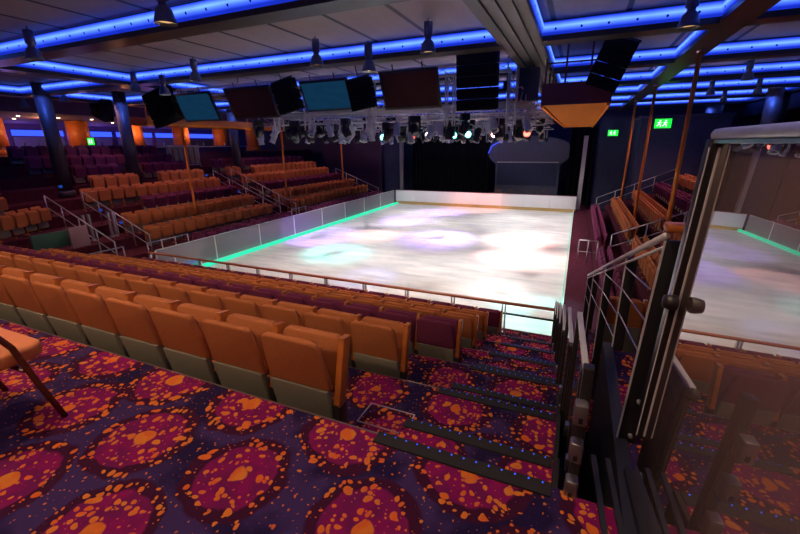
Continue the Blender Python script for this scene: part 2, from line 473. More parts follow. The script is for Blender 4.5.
# ------------------------------------------------------------------ theatre seats
def rrect(x0, x1, z0, z1, r, n=4, bottom=False):
    pts = []
    def arc(cx, cz, a0):
        for k in range(n + 1):
            t = a0 + PI / 2 * k / n; pts.append((cx + r * math.cos(t), cz + r * math.sin(t)))
    arc(x1 - r, z1 - r, 0); arc(x0 + r, z1 - r, PI / 2)
    if bottom: arc(x0 + r, z0 + r, PI); arc(x1 - r, z0 + r, 1.5 * PI)
    else: pts.extend([(x0, z0), (x1, z0)])
    return pts
LEAN = .20
def bk(y):  # point on the leaning back at depth y
    return lambda x, z: (x, y - (z - .35) * LEAN, z)
def m_backrest(mb):
    pts = [(x * (1 - .11 * (z - .53) / .385), z) for x, z in rrect(-.256, .256, .53, .915, .06)]
    mb.prism(pts, bk(.03), bk(.085)); return mb
def m_panel(mb):
    poly = [(-.24, .54), (-.24, .14), (-.18, .10), (.18, .10), (.24, .14), (.24, .54)]
    poly = poly[::-1]
    mb.prism(poly, bk(.012), bk(.07)); return mb
def m_front(mb):
    mb.prism(rrect(-.242, .242, .44, .85, .055), lambda x, z: (x, .115 + (z - .44) * .10, z), lambda x, z: (x, .19 + (z - .44) * .10, z)); return mb
def m_tip(mb):
    mb.prism(rrect(-.215, .215, .36, .80, .07, bottom=True), lambda x, z: (x * 1.08, .20 + (z - .36) * .08, z), lambda x, z: (x * 1.08, .275 + (z - .36) * .05, z)); return mb
def m_arm(mb, x=.274):
    pr = [(.02, .40), (.11, .40), (.215, .85), (.13, .86)]
    mb.prism(pr, lambda y, z: (x - .024, y, z), lambda y, z: (x + .024, y, z)); return mb
def m_cap(mb, x=.274):
    mb.prism([(.125, .859), (.217, .849), (.219, .859), (.127, .870)], lambda y, z: (x - .022, y, z), lambda y, z: (x + .022, y, z)); return mb
def m_leg(mb, x=.274):
    mb.box(x - .020, x + .020, .02, .13, .05, .42); mb.box(x - .038, x + .038, -.03, .18, 0, .05); return mb
SEATME = {
    'panel': m_panel(MB()).mesh('back_panel', 'shell', .012), 'arm': m_arm(MB()).mesh('armrest', 'wood', .008),
    'cap': m_cap(MB()).mesh('armrest_cap', 'wood'), 'leg': m_leg(MB()).mesh('leg', 'black', .006)}
for c in ('orange', 'purple'):
    SEATME[c + 'back'] = m_backrest(MB()).mesh('backrest', c, .022, 3)
    fr = m_front(MB()); SEATME[c + 'front'] = fr.mesh('back_cushion', c, .018, 2)
    SEATME[c + 'tip'] = m_tip(MB()).mesh('seat_cushion', c, .025, 3)
    mb = MB(); m_backrest(mb); m_front(mb); m_tip(mb); mb.m = 1; m_panel(mb); mb.m = 2; m_arm(mb); mb.m = 3; m_leg(mb)
    SEATME[c + 'lod'] = mb.mesh('theatre_seat', [c, 'shell', 'wood', 'black'], .02, 1)
PROTO = {}
def near_seat(colour, loc, label, group, rz=0.0, left_arm=False):
    """seat built of parts; the first of each colour is the source of every copy"""
    if colour not in PROTO:
        t = thing('theatre_seat', label, 'seat', loc, rz, group)
        for nm, key in (('backrest', colour + 'back'), ('back_cushion', colour + 'front'), ('seat_cushion', colour + 'tip'), ('back_panel', 'panel'), ('armrest', 'arm'), ('leg', 'leg')):
            p = link(nm, SEATME[key], t)
            if nm == 'armrest': link('armrest_cap', SEATME['cap'], p)
        PROTO[colour] = t
    else:
        t = copy_tree(PROTO[colour]); t.location = loc; t.rotation_euler = (0, 0, rz); tag(t, label, 'seat', group)
    if left_arm:
        p = link('armrest', SEATME['arm'], t, (-.548, 0, 0)); link('armrest_cap', SEATME['cap'], p); link('leg', SEATME['leg'], t, (-.548, 0, 0))
    return t
FAR = []
def far_seat(colour, loc, rz, label, group):
    if any((Vector((cx, cy)) - Vector(loc[:2])).length < .82 for cx, cy in ((-20.85, 10.4), (-20.85, 13.6), (-20.85, 20.6))): return
    FAR.append((colour, Vector(loc), rz, label, group))
PITCH = .55
rows = [('orange', 17, 'back'), ('orange', 19, 'second'), ('purple', 20, 'third'), ('orange', 21, 'fourth'), ('orange', 21, 'fifth'), ('purple', 21, 'front')]
CN = {'orange': 'orange', 'purple': 'plum'}
for k, (c, n, rn) in enumerate(rows):
    z = ZU - RISE * (k + 1)
    y = Y1 + TREAD * k + .13
    for i in range(n):
        x = -1.56 + (-.03, -.07, .15, .10, .03, .12)[k] - PITCH * i
        near_seat(c, (x, y, z), f'{CN[c]} tip-up seat, {ORD[i]} from the stepped aisle in the {rn} row of the near block', f'{rn} row seats of the near block', left_arm=(i == n - 1))

# left stands
pat = ['purple', 'orange', 'orange', 'purple', 'orange', 'orange', 'purple', 'purple', 'purple']
def side_rows(y0f, n, js, block, xf, tread, rz, sign):
    for j in js:
        c = pat[j]; y0, nn = y0f(j), n(j)
        for i in range(nn):
            far_seat(c, (xf + sign * tread * j, y0 + PITCH * i, -4.29 + .44 * j), rz,
                     f'{CN[c]} seat, {ORD[i]} from the near end, {ORD[j]} row up, {block}', f'seats of the {block}')
side_rows(lambda j: {0: 11.3, 3: 11.9}.get(j, 10.2), lambda j: {0: 11, 3: 10}.get(j, 13), range(9), 'glass-barrier block beside the vomitory', -14.2, 1.2, -PI / 2, -1)
side_rows(lambda j: 19.15, lambda j: 17, range(7), 'glass-barrier block beside the stage', -14.2, 1.2, -PI / 2, -1)
# corner wedge of the left stands
for j, (xx, yy, n) in enumerate(((-17.6, 6.6, 4), (-18.8, 5.9, 4), (-20.0, 6.3, 4), (-21.2, 5.6, 3), (-22.4, 6.0, 4))):
    for i in range(n):
        a = math.radians(-62)
        c = ['orange', 'orange', 'purple', 'orange', 'purple'][j]
        far_seat(c, (xx - .26 * i, yy + .49 * i, -4.29 + .44 * (j + 3)), a, f'{CN[c]} seat, {ORD[i]} along the {ORD[j]} row of the angled corner block', 'seats of the angled corner block')
# right stands
side_rows(lambda j: 7.2, lambda j: 15, range(0, 7), 'block just beyond the cable balustrade', 1.25, 1.0, PI / 2, 1)
side_rows(lambda j: 17.0, lambda j: 17, range(0, 6), 'bare-edge block beside the stage', 1.25, 1.0, PI / 2, 1)
# two seats just beyond the balustrade cables
near_seat('orange', (.70, 5.35, -2.78), 'orange seat glimpsed between the thin cables of the balustrade', 'seats beyond the cables')
near_seat('orange', (1.25, 5.35, -2.78), 'orange seat half hidden by the thick black balustrade post', 'seats beyond the cables')

FAR.sort(key=lambda q: q[1].length)
N_ONE = 300 - 121
for c, loc, rz, lab, grp in FAR[:N_ONE]:
    tag(link('theatre_seat', SEATME[c + 'lod'], None, loc, rz), lab, 'seat', grp)
bm = bmesh.new()
REST = {'orange': 0, 'purple': 4}
for c, loc, rz, lab, grp in FAR[N_ONE:]:
    me = SEATME[c + 'lod'].copy(); me.transform(Matrix.Translation(loc) @ Matrix.Rotation(rz, 4, 'Z'))
    for p in me.polygons: p.material_index = {0: REST[c], 1: 1, 2: 2, 3: 3}[p.material_index]
    bm.from_mesh(me); bpy.data.meshes.remove(me)
me = bpy.data.meshes.new('distant_seats')
for q in ('orange', 'shell', 'wood', 'black', 'purple'): me.materials.append(M[q])
bm.to_mesh(me); bm.free()
tag(link('distant_seats', me), 'rest of the small orange and plum seats in the remoter rows of the stands', 'seats', None, 'stuff')

# ------------------------------------------------------------------ aisle nosings with blue step lights
ME_LED = MB().lathe([(0, .004), (.0035, .0035), (.0048, 0), (0, -.001)], n=8).mesh('led', 'led_blue')
for k in range(0, 12):
    t_, half = divmod(k, 2)
    y = Y1 + TREAD * t_ + (.44 if half else 0); z = ZU - RISE * t_ - (RISE / 2 if half else 0)
    m = MB(); m.box(AX0, AX1 - .01, -.075, .006, 0, .012); m.box(AX0, AX1 - .01, 0.002, .012, -.05, .012)
    o = m.build('step_nosing', 'rubber', None, loc=(0, y, z))
    tag(o, f'dark ribbed step nosing with blue lights, {ORD[k]} step down the aisle', 'step nosing', 'lit step nosings of the aisle')
    for i in range(14):
        link('led', ME_LED, o, (AX0 + .045 + i * .068, -.004, .013))
# floor hatch beside the aisle
t = thing('floor_hatch', 'carpeted floor hatch with thin metal frame at end of the back seat row', 'hatch', (-1.19, 2.39, ZU - RISE))
m = MB()
for x0, x1, y0, y1 in ((-.2, .2, -.125, -.117), (-.2, .2, .117, .125), (-.2, -.192, -.125, .125), (.192, .2, -.125, .125)): m.box(x0, x1, y0, y1, 0, .006)
m.build('frame', 'alu', t)
m = MB(); m.box(-.19, .19, -.115, .115, 0, .003); m.build('cover', 'carpet', t)

# ------------------------------------------------------------------ wooden rail between the front row and the ice
YR = 8.82; ZR = -3.52
t = thing('guard_rail', 'wood-topped guard rail with steel posts between the front row and the ice', 'railing', (-6.8, YR, FLR))
m = MB(); m.prism([(-.05, ZR - FLR - .05), (.05, ZR - FLR - .05), (.055, ZR - FLR - .015), (.035, ZR - FLR), (-.035, ZR - FLR), (-.055, ZR - FLR - .015)],
                  lambda y, z: (-6.85, y, z), lambda y, z: (6.84, y, z)); m.build('handrail', 'railwood', t, .006)
m = MB(); m.box(-6.85, 6.84, -.018, .018, .47, .51); m.build('mid_bar', 'black', t)
px = -6.78
for i in range(12):
    x = 6.80 - i * 1.235
    m = MB()
    for q in ((-.035, .035) if i else (0,)): m.box(x + q - .014, x + q + .014, -.03, .03, .0, .73)
    m.box(x - .05, x + .05, -.036, .036, 0, .02)
    m.build('post', 'alu', t)
# ------------------------------------------------------------------ green rink-edge tubes
m = MB(); m.tube((XL - .06, YN + .1, ZI + .09), (XL - .06, YF - .2, ZI + .09), .085, 10); tag(m.build('rink_light_tube', 'green_tube'), 'thick glowing green light tube along ice under the glass barrier', 'light tube')
m = MB(); m.tube((XR + .02, YN + .1, ZI + .07), (XR + .02, YF - .2, ZI + .07), .035, 8); tag(m.build('rink_light_tube', 'green_tube'), 'thin green light tube along the bare rink edge by the carpet', 'light tube')
m = MB(); m.box(-13.62, -13.56, 9.2, 29.6, -4.36, -4.31); tag(m.build('strip_light', 'blue_tube'), 'blue strip light at the foot of the glass barrier by the seats', 'light strip')
# ------------------------------------------------------------------ glass barrier beside the ice
PL = 2.57
for i in range(8):
    y0 = 8.95 + i * PL; y1 = y0 + PL - .03
    t = thing('glass_barrier_panel', f'hazy clear glass barrier panel, {ORD[i]} from the near corner of the ice', 'glass barrier', (-13.45, y0, ZI), group='glass barrier beside the ice')
    m = MB(); m.box(-.008, .008, .04, y1 - y0, .12, 1.10); m.build('pane', 'glassboard', t)
    m = MB(); m.box(-.03, .025, -.02, .022, 0, 1.10); m.build('post', 'white', t)
    m = MB(); m.box(-.06, .06, .02, y1 - y0, 0, .12); m.build('base_rail', 'white', t)
    m = MB(); m.box(-.02, .02, .0, y1 - y0 + .03, 1.10, 1.125); m.build('top_rail', 'alu', t)
# far dasher board
for i in range(8):
    x0 = XL - .3 + i * 1.70
    t = thing('dasher_board', f'white rink board above a yellow kick strip, {ORD[i]} from the glass barrier', 'rink board', (x0, YF, ZI), group='white boards across the far end')
    m = MB(); m.box(0, 1.69, 0, .1, .22, 1.10); m.build('board', 'white', t, .008)
    m = MB(); m.box(0, 1.70, -.02, .1, 0, .22); m.build('kick_strip', 'kick', t)
    m = MB(); m.box(0, 1.70, -.02, .12, 1.10, 1.13); m.build('top_cap', 'maroon', t)

# ------------------------------------------------------------------ stepped balustrade of the aisle
def ax(y): return .272 - .042 * y
for k in range(6):
    z = ZU - RISE * (k + 1); y0 = 2.2 + TREAD * k - (0 if k else .0); y1 = Y1 + TREAD * (k + 1) + .06
    x = ax((y0 + y1) / 2)
    t = thing('balustrade_panel', f'dark glass balustrade panel with silver cap, {ORD[k]} going down beside the aisle', 'balustrade', (x, y0, z), group='stepped balustrade beside the aisle')
    L = y1 - y0; d = -.042
    def sh(v): return v * d
    m = MB(); m.prism([(0, .05), (L, .05), (L, .87), (0, .87)], lambda y, zz: (sh(y) - .006, y, zz), lambda y, zz: (sh(y) + .006, y, zz)); m.build('pane', 'glassdark', t)
    m = MB(); m.prism([(-.02, .87), (L, .87), (L, .90), (-.02, .90)], lambda y, zz: (sh(y) - .018, y, zz), lambda y, zz: (sh(y) + .018, y, zz)); m.build('cap', 'bodysilver', t, .008)
    for q in (.04, L - .06):
        m = MB(); m.box(sh(q) - .022, sh(q) + .022, q - .03, q + .03, -.35, .87); m.build('post', 'black', t, .004)
    m = MB(); m.lathe([(0, -.035), (.025, -.022), (.035, 0), (.025, .022), (0, .035)], (0, -.03, .865), 12); m.build('end_knob', 'black', t)
    for q in (.2, L - .25):
        m = MB(); m.box(sh(q) - .02, sh(q) + .02, q - .03, q + .03, .0, .10); m.build('glass_clamp', 'silver', t, .006)
# near end post carrying the steel clamps
t = thing('clamp_post', 'dark post with four steel slotted clamps at the head of the stairs', 'post', (.135, 1.78, -2.6))
m = MB(); m.box(-.012, .035, -.0, .06, 0, 1.62); m.build('upright', 'black', t, .006)
for q, zz in enumerate((-1.19, -1.40, -1.62, -1.88)):
    m = MB(); m.box(-.03 + q * .002, .03 + q * .002, -.07, -.001, zz + 2.6 - .055, zz + 2.6 + .055); c = m.build('clamp', 'steel_dull', t, .012)
    m = MB(); m.box(-.008, .010, -.073, -.069, zz + 2.6 - .035, zz + 2.6 - .008); m.build('slot', 'black', c)
# ------------------------------------------------------------------ cable balustrade with sloping rail
xb = .43
Ptop = at(665, 240, 'x', xb); Pend = at(588, 276, 'x', .41)
t = thing('cable_balustrade', 'sloping steel handrail on flat black posts with thin diagonal cables', 'balustrade', (xb, 2.25, ZU))
O = Vector((xb, 2.25, ZU))
A = Ptop - O; B = Pend - O
m = MB()
def offs(p, dx, dz): return Vector((p.x + dx, p.y, p.z + dz))
m.path([offs(A, 0, .02), offs(B, 0, .02)], .018, 10)
m.build('handrail', 'bodysilver', t)
m = MB(); m.path([offs(A, 0, -.04), offs(B, 0, -.04)], .010, 8); m.build('under_rail', 'bodysilver', t)
D = (B - A)
def onrail(s): return A + D * s
for q, s in enumerate((0.0, .20, .45, .75, 1.0)):
    p = onrail(s); w = .10 if q == 0 else .08
    base = -.3 - .336 * (p.y) if q else -.35
    m = MB()
    lo = -.045 if q == 0 else 0.0
    m.prism([(0, base), (w, base), (w, p.z), (0, p.z)], lambda x, zz: (p.x + x + lo * (p.z - zz), p.y - .015, zz), lambda x, zz: (p.x + x + lo * (p.z - zz), p.y + .015, zz))
    po = m.build('post', 'black', t, .004)
    m = MB(); m.prism([(-.006, base + .3), (.004, base + .3), (.004, p.z), (-.006, p.z)], lambda x, zz: (p.x + x + lo * (p.z - zz), p.y - .019, zz), lambda x, zz: (p.x + x + lo * (p.z - zz), p.y - .0155, zz)); m.build('edge_strip', 'bodysilver', po)
m = MB(); m.box(A.x - .01, A.x + .30, A.y - .05, A.y + .05, A.z + .045, A.z + .085); m.build('wood_cap', 'wood', t, .012)
for s0, s1, dz in ((0.02, .20, -.12), (0.02, .20, -.3), (.02, .2, -.5), (.2, .45, -.12), (.2, .45, -.34), (.2, .45, -.55), (.45, .75, -.15), (.45, .75, -.4), (.75, 1, -.2), (.75, 1, -.45)):
    a, c = onrail(s0), onrail(s1)
    m = MB(); m.tube((a.x, a.y, a.z + dz - .14), (c.x, c.y, c.z + dz + .05), .0045, 6); m.build('cable', 'silver', t)
for zz in (-.15, .05, .28):
    m = MB(); m.lathe([(0, .02), (.012, .018), (.012, 0)], n=10, axis=Matrix.Rotation(PI / 2, 4, 'X'), c=(A.x - .045 * (A.z - zz) + .06, A.y - .015, zz)); m.build('bolt', 'alu', t)

# ------------------------------------------------------------------ tall smoked glass screen on the walkway
PHI, TIL = math.radians(4.0), math.radians(2.2)
Nn = Vector((math.cos(TIL) * math.cos(PHI), math.sin(PHI), -math.sin(TIL))).normalized()
DG = .62
def onglass(px, py): r = ray(px, py); return r * (DG / r.dot(Nn))
c0 = onglass(722, 134)      # top of the front post
ud = Vector((-Nn.y, Nn.x, 0)).normalized()          # along the screen, away from the camera
vd = Nn.cross(ud); vd = vd if vd.z > 0 else -vd     # up the screen
hgt = (c0.z - ZU) / vd.z
base = c0 - vd * hgt
SM = Matrix((( Nn.x, ud.x, vd.x, base.x), (Nn.y, ud.y, vd.y, base.y), (Nn.z, ud.z, vd.z, base.z), (0, 0, 0, 1)))
t = thing('glass_screen', 'tall smoked glass screen with rounded metal top rail mirroring the rink', 'glass screen')
t.matrix_world = SM
LG = 3.4
m = MB(); m.box(-.006, .006, -LG, -.03, .03, hgt - .02); m.build('pane', 'glassbig', t)
m = MB(); m.prism([(-.03, hgt - .02), (.03, hgt - .02), (.034, hgt), (.026, hgt + .016), (0, hgt + .022), (-.026, hgt + .016), (-.034, hgt)],
                  lambda x, z: (x, -LG, z), lambda x, z: (x, .012, z)); m.build('top_rail', 'alu', t, .006)
m = MB(); m.box(-.028, .028, -LG, 0, hgt - .034, hgt - .022); m.build('under_strip', 'silver', t)
m = MB(); m.box(-.038, .010, -.03, .03, .28, hgt - .02); po = m.build('front_post', 'mahogany_dark', t, .006)
m = MB(); m.box(-.040, -.036, -.034, -.029, .30, hgt - .05); m.box(-.010, -.006, -.034, -.029, .30, hgt - .05); m.build('bright_edge', 'bodysilver', po)
m = MB(); m.lathe([(0, .05), (.028, .045), (.034, .02), (.034, 0)], n=14, axis=Matrix.Rotation(-PI / 2, 4, 'Y'), c=(-.03, -.075, hgt * .60)); m.build('round_latch', 'black', t)
m = MB(); m.box(-.035, .035, -LG, .03, 0, .045); m.build('bottom_channel', 'black', t)
for q in (-.10, -.17):
    m = MB(); m.box(q - .012, q + .012, -LG, .10, 0, .02); m.build('floor_track', 'stairnavy', t)

# ------------------------------------------------------------------ tub chair at the edge of the walkway
t = thing('lounge_chair', 'orange leather chair with mahogany arm frame on the carpet, partly out of view', 'chair', (-3.22, 1.0, ZU))
m = MB(); m.prism(rrect(-.33, .33, -.54, .13, .09, bottom=True), lambda x, y: (x, y, .43), lambda x, y: (x * 1.02, y, .53)); m.build('seat', 'leather', t, .03, 3)
m = MB(); m.prism(rrect(-.30, .30, .50, .92, .12), lambda x, z: (x, -.56 - (z - .5) * .2, z), lambda x, z: (x, -.48 - (z - .5) * .2, z)); m.build('backrest', 'leather', t, .03, 3)
for sx in (-1, 1):
    m = MB(); x = .36 * sx
    m.path([(x, .10, 0), (x, .02, .3), (x, -.04, .56), (x, -.08, .64), (x, -.16, .67), (x, -.54, .68)], .017, 10); m.build('leg', 'mahogany', t)
    m = MB(); m.path([(x, -.52, .68), (x, -.56, .5), (x, -.58, .3), (x, -.62, 0)], .017, 10); m.build('leg', 'mahogany', t)
    m = MB(); m.box(x - .03 * sx - .025, x - .03 * sx + .025, -.50, -.14, .675, .71); m.build('arm_pad', 'mahogany', t, .012)
m = MB(); m.tube((-.36, -.02, .40), (.36, -.02, .40), .012); m.tube((-.36, -.57, .40), (.36, -.57, .40), .012); m.tube((-.30, -.57, .40), (-.30, -.02, .40), .012); m.build('cross_rail', 'mahogany', t)
# ------------------------------------------------------------------ pendant can lamps
def lamp(name, typ, loc, col, power, size=.06, aim=None, cone=70, blend=.5, soft=None):
    l = bpy.data.lights.new(name, typ); l.color = col; l.energy = power
    if typ == 'SPOT': l.spot_size = math.radians(cone); l.spot_blend = blend; l.shadow_soft_size = size
    elif typ == 'POINT': l.shadow_soft_size = size
    o = bpy.data.objects.new(name, l); COL.objects.link(o); o.location = loc
    if aim is not None:
        o.rotation_euler = (Vector(aim) - Vector(loc)).to_track_quat('-Z', 'Y').to_euler()
    return o
prof = [(.03, .62), (.10, .60), (.105, .30), (.075, .285), (.075, .235), (.13, .20), (.19, .05), (.20, 0.0), (.185, .0), (.17, .05), (.12, .17), (0, .18)]
ME_CAN = MB().lathe([(.0, .62), (.095, .60), (.10, .33), (.07, .31), (.07, .26), (0, .25)], n=18).mesh('housing', 'shade_blue')
ME_SHD = MB().lathe([(.07, .26), (.12, .21), (.165, .06), (.175, 0.0), (.165, .0), (.155, .05), (.11, .19), (.0, .20)], n=22).mesh('shade', 'shade_blue')
def disc(r, z, mname): return MB().lathe([(0, z - .008), (r, z - .008), (r, z), (0, z)], n=20).mesh('lens', mname)
ME_L = {'on': disc(.135, .055, 'warm'), 'dim': disc(.135, .055, 'warmdim'), 'off': disc(.135, .055, 'lens_off')}
ME_ROD = MB().tube((0, 0, .6), (0, 0, CZ - 1.93), .012, 8).mesh('rod', 'black')
cans = [(166, 24, 'dim', 'large pendant can lamp nearest the camera over the seats'), (35, 60, 'dim', 'pendant can lamp over the angled corner seats, by the blue beam corner'),
        (317, 66, 'dim', 'blue-grey pendant can lamp above the lit blue screen'), (369, 72, 'on', 'brightly lit pendant can lamp beside the large lit blue screen'),
        (428, 53, 'dim', 'pendant can lamp above the dark reddish screen'), (688, 28, 'dim', 'pendant can lamp above the green exit sign'),
        (165, 95, 'on', 'lit pendant can lamp in front of the small lit screen'), (136, 91, 'off', 'unlit pendant can lamp left of the small lit screen'),
        (196, 81, 'off', 'unlit pendant can lamp above the small lit screen'), (65, 102, 'off', 'small unlit pendant can lamp near the lilac bar, second along'),
        (11, 108, 'off', 'small unlit pendant can lamp at the edge of the bar ceiling'), (25, 107, 'off', 'small unlit pendant can lamp near the outermost beam'),
        (747, 80, 'off', 'distant pendant can lamp between blue coves above the smoked screen'), (710, 95, 'off', 'distant pendant can lamp above the head of the smoked screen'),
        (757, 94, 'off', 'distant pendant can lamp close to the outer blue beam'), (723, 102, 'off', 'farthest pendant can lamp near the blue-lit columns')]
for px, py, st, lab in cans:
    p = at(px, py, 'z', 1.68 if st == 'on' else 1.93)
    t = thing('pendant_lamp', lab, 'lamp', p, group='pendant can lamps')
    link('housing', ME_CAN, t); link('shade', ME_SHD, t); link('lens', ME_L[st], t); link('rod', ME_ROD, t)
    if st != 'off': lamp('can_light', 'SPOT', p + Vector((0, 0, .03)), (1, .66, .36), 420 if st == 'on' else 200, .12, p - Vector((0, 0, 3)), 140, .7)
# unseen pendant lamps added behind and overhead to light near seats and carpet
for x, y, w in ((-5.2, -1.6, 120), (-1.6, -1.6, 110), (-8.8, -1.2, 150), (-3.4, 1.2, 85), (-.5, 1.6, 60), (-6.6, 1.0, 95), (-11.5, .6, 140)):
    t = thing('pendant_lamp', 'unseen pendant can lamp added to light the walkway and near seats', 'lamp', (x, y, 1.93), group='added pendant lamps overhead')
    link('housing', ME_CAN, t); link('shade', ME_SHD, t); link('lens', ME_L['dim'], t); link('rod', ME_ROD, t)
    lamp('can_light', 'SPOT', (x, y, 1.96), (1, .68, .42), w * 2.8, .12, (x, y + (2.2 if y < 0 else 1.0), -3), 120, .8)

# ------------------------------------------------------------------ orange posts, catwalks
POSTS = [(-16, 12.9, 'over the far-side seats, nearest'), (-16, 19.4, 'over the far-side seats, middle'), (-16, 25.9, 'over the far-side seats, by the stage'),
         (2.45, 12.9, 'over the bare-edge seats, nearest'), (2.45, 19.5, 'over the bare-edge seats, middle'), (2.45, 25.9, 'over the bare-edge seats, by the stage')]
for x, y, lab in POSTS:
    zb = -3.85
    zt = 2.16 if x > 0 else .86
    t = thing('support_post', f'slim orange post {lab}', 'post', (x, y, zb), group='orange support posts')
    m = MB(); m.tube((0, 0, .03), (0, 0, zt - zb - .02), .055, 12); m.build('shaft', 'postorange', t)
    m = MB(); m.lathe([(0, .035), (.12, .03), (.13, 0), (0, 0)], n=16); m.build('base_plate', 'silver', t)
    m = MB(); m.lathe([(0, 0), (.09, 0), (.09, .05), (0, .05)], (0, 0, zt - zb - .055), 14); m.build('head_collar', 'silver', t)
for px, lab in ((402, 'pale square post at the stage corner next to the glass barrier'), (580, 'pale square post at the stage corner by the bare rink edge')):
    p = at(px, 190, 'y', 30.6)
    t = thing('stage_post', lab, 'post', (p.x, 30.6, ZI + .06)); m = MB(); m.box(-.13, .13, -.13, .13, 0.02, 5.0); m.build('shaft', 'alu', t); m = MB(); m.box(-.2, .2, -.2, .2, 0, .03); m.build('base_plate', 'silver', t)
# left catwalk
t = thing('catwalk', 'orange-bottomed catwalk with dark rails above the far-side seats', 'catwalk', (-16, 11, .88))
m = MB(); m.box(-.5, .5, 0, 19, -.02, .06); m.build('deck', 'soffit', t)
m = MB(); m.box(.46, .52, 0, 19, .06, .30); m.box(-.52, -.46, 0, 19, .06, .3); m.build('fascia', 'wood', t)
for i in range(8):
    m = MB(); m.box(.47, .51, i * 2.65, i * 2.65 + .04, .3, 1.15); m.build('rail_post', 'copper', t)
m = MB(); m.tube((.49, 0, 1.15), (.49, 19, 1.15), .02); m.tube((.49, 0, .75), (.49, 19, .75), .015); m.build('guard_rail', 'black', t)
# right catwalk: long orange slatted soffit
xa, xb2 = -1.12, .58
t = thing('catwalk', 'catwalk with maroon front and orange slatted underside above the bare rink edge', 'catwalk', (-.27, 12.4, 1.0))
m = MB()
for i in range(46): m.box(-.79, .79, .12 + i * .38, .12 + i * .38 + .30, .0, .05)
m.build('slatted_soffit', 'soffit', t)
for q in (-1, 1):
    m = MB(); m.box(q * .83 - .04, q * .83 + .04, 0, 17.6, -.05, .50); m.build('side_beam', 'soffit', t)
m = MB(); m.box(-.87, .87, -.06, 0, -.0, .55); m.build('front_fascia', 'maroon', t)
m = MB(); m.box(-.66, .66, .0, 17.6, .06, .10); m.build('deck', 'black', t)
for i, (x, y) in enumerate([(-.8, 0), (-.3, 0), (.3, 0), (.8, 0)] + [(-.8, 1.4 * k) for k in range(1, 6)] + [(.8, 1.4 * k) for k in range(1, 6)]):
    m = MB(); m.box(x - .025, x + .025, y - .025, y + .025, .5, 1.55 if y else 1.62); m.build('rail_post', 'maroon', t)
m = MB()
for zz in (1.05, 1.55): m.tube((-.8, 0, zz), (.8, 0, zz), .022); m.tube((-.8, 0, zz), (-.8, 7, zz), .022); m.tube((.8, 0, zz), (.8, 7, zz), .022)
m.build('guard_rail', 'maroon', t)

# ------------------------------------------------------------------ lighting truss over the ice
def truss(a, c, lab, s=.34):
    a = Vector(a); c = Vector(c); d = c - a; L = d.length; n = max(2, int(L / .55))
    t = thing('lighting_truss', lab, 'truss', a, group='box trusses of the lighting rig')
    u = Vector((0, 0, 1)) if abs(d.z) < .9 * L else Vector((1, 0, 0)); w = d.normalized().cross(u)
    cs = [(u * sx + w * sy) * s / 2 for sx in (-1, 1) for sy in (-1, 1)]
    m = MB()
    for q in cs: m.tube(q, d + q, .026, 6)
    m.build('chords', 'bodysilver', t)
    m = MB()
    for i in range(n):
        for q, r in ((0, 1), (1, 3), (3, 2), (2, 0)):
            p0 = cs[q] + d * (i / n); p1 = cs[r] + d * ((i + 1) / n)
            if i % 2: p0, p1 = cs[r] + d * (i / n), cs[q] + d * ((i + 1) / n)
            m.tube(p0, p1, .012, 4, cap=False)
    m.build('lacing', 'bodysilver', t)
    return t
TZ = .95
for x, lab in ((-1.98, 'beside the large black speaker case'), (-3.85, 'between the reddish screen and the black case'), (-6.62, 'beside the bright pendant lamp'), (-9.15, 'left of the larger lit screen'), (-10.55, 'by the dark middle screen')):
    truss((x, 12.72, .55), (x, 12.72, 2.08), f'upright lattice truss leg {lab}', .24)
BAYS = [15.1, 17.8, 21.0, 24.3, 12.75, 14.3]
TX = [(13.2, 'nearest the camera'), (16.2, 'second from the camera'), (19.4, 'at mid rink'), (22.6, 'fourth from the camera'), (26.0, 'nearest the stage')]
for y, lab in TX: truss((-12.2, y, TZ), (-1.55, y, TZ), f'silver box truss crossing above the ice, {lab}')
for i, y in enumerate(BAYS):
    m = MB(); m.tube((0, 0, 0), (10.8, 0, 0), .03, 8)
    for q in (.05, 5.2, 10.7): m.tube((q, 0, 0), (q, 0, .2), .02, 6)
    tag(m.build('light_pipe', 'alu', None, loc=(-12.3, y, TZ + .20)), f'thin steel lamp pipe between the trusses, {ORD[i]} from the screens', 'pipe', 'lamp pipes of the rig')
for x, lab in ((-12.6, 'along the glass barrier side'), (-6.9, 'down the middle of the rink'), (-1.9, 'beside the slatted catwalk')):
    truss((x, 12.6, TZ + .42), (x, 27, TZ + .42), f'silver box truss running {lab}')
truss((-16.5, 12.35, 2.08), (-2.0, 12.35, 2.08), 'dark box truss carrying the row of screens', .26)
for i, (x, y) in enumerate([(x, y) for y in (13.0, 19.5, 26.5) for x in (-12.6, -6.9, -2.2)]):
    m = MB(); m.tube((0, 0, 0), (0, 0, CZ - TZ - .6), .02, 8); m.box(-.1, .1, -.06, .06, -.05, .22)
    tag(m.build('chain_hoist', 'black', None, loc=(x, y, TZ + .6)), f'dark chain hoist holding up the truss grid, {ORD[i]} of nine', 'hoist', 'chain hoists of the truss grid')
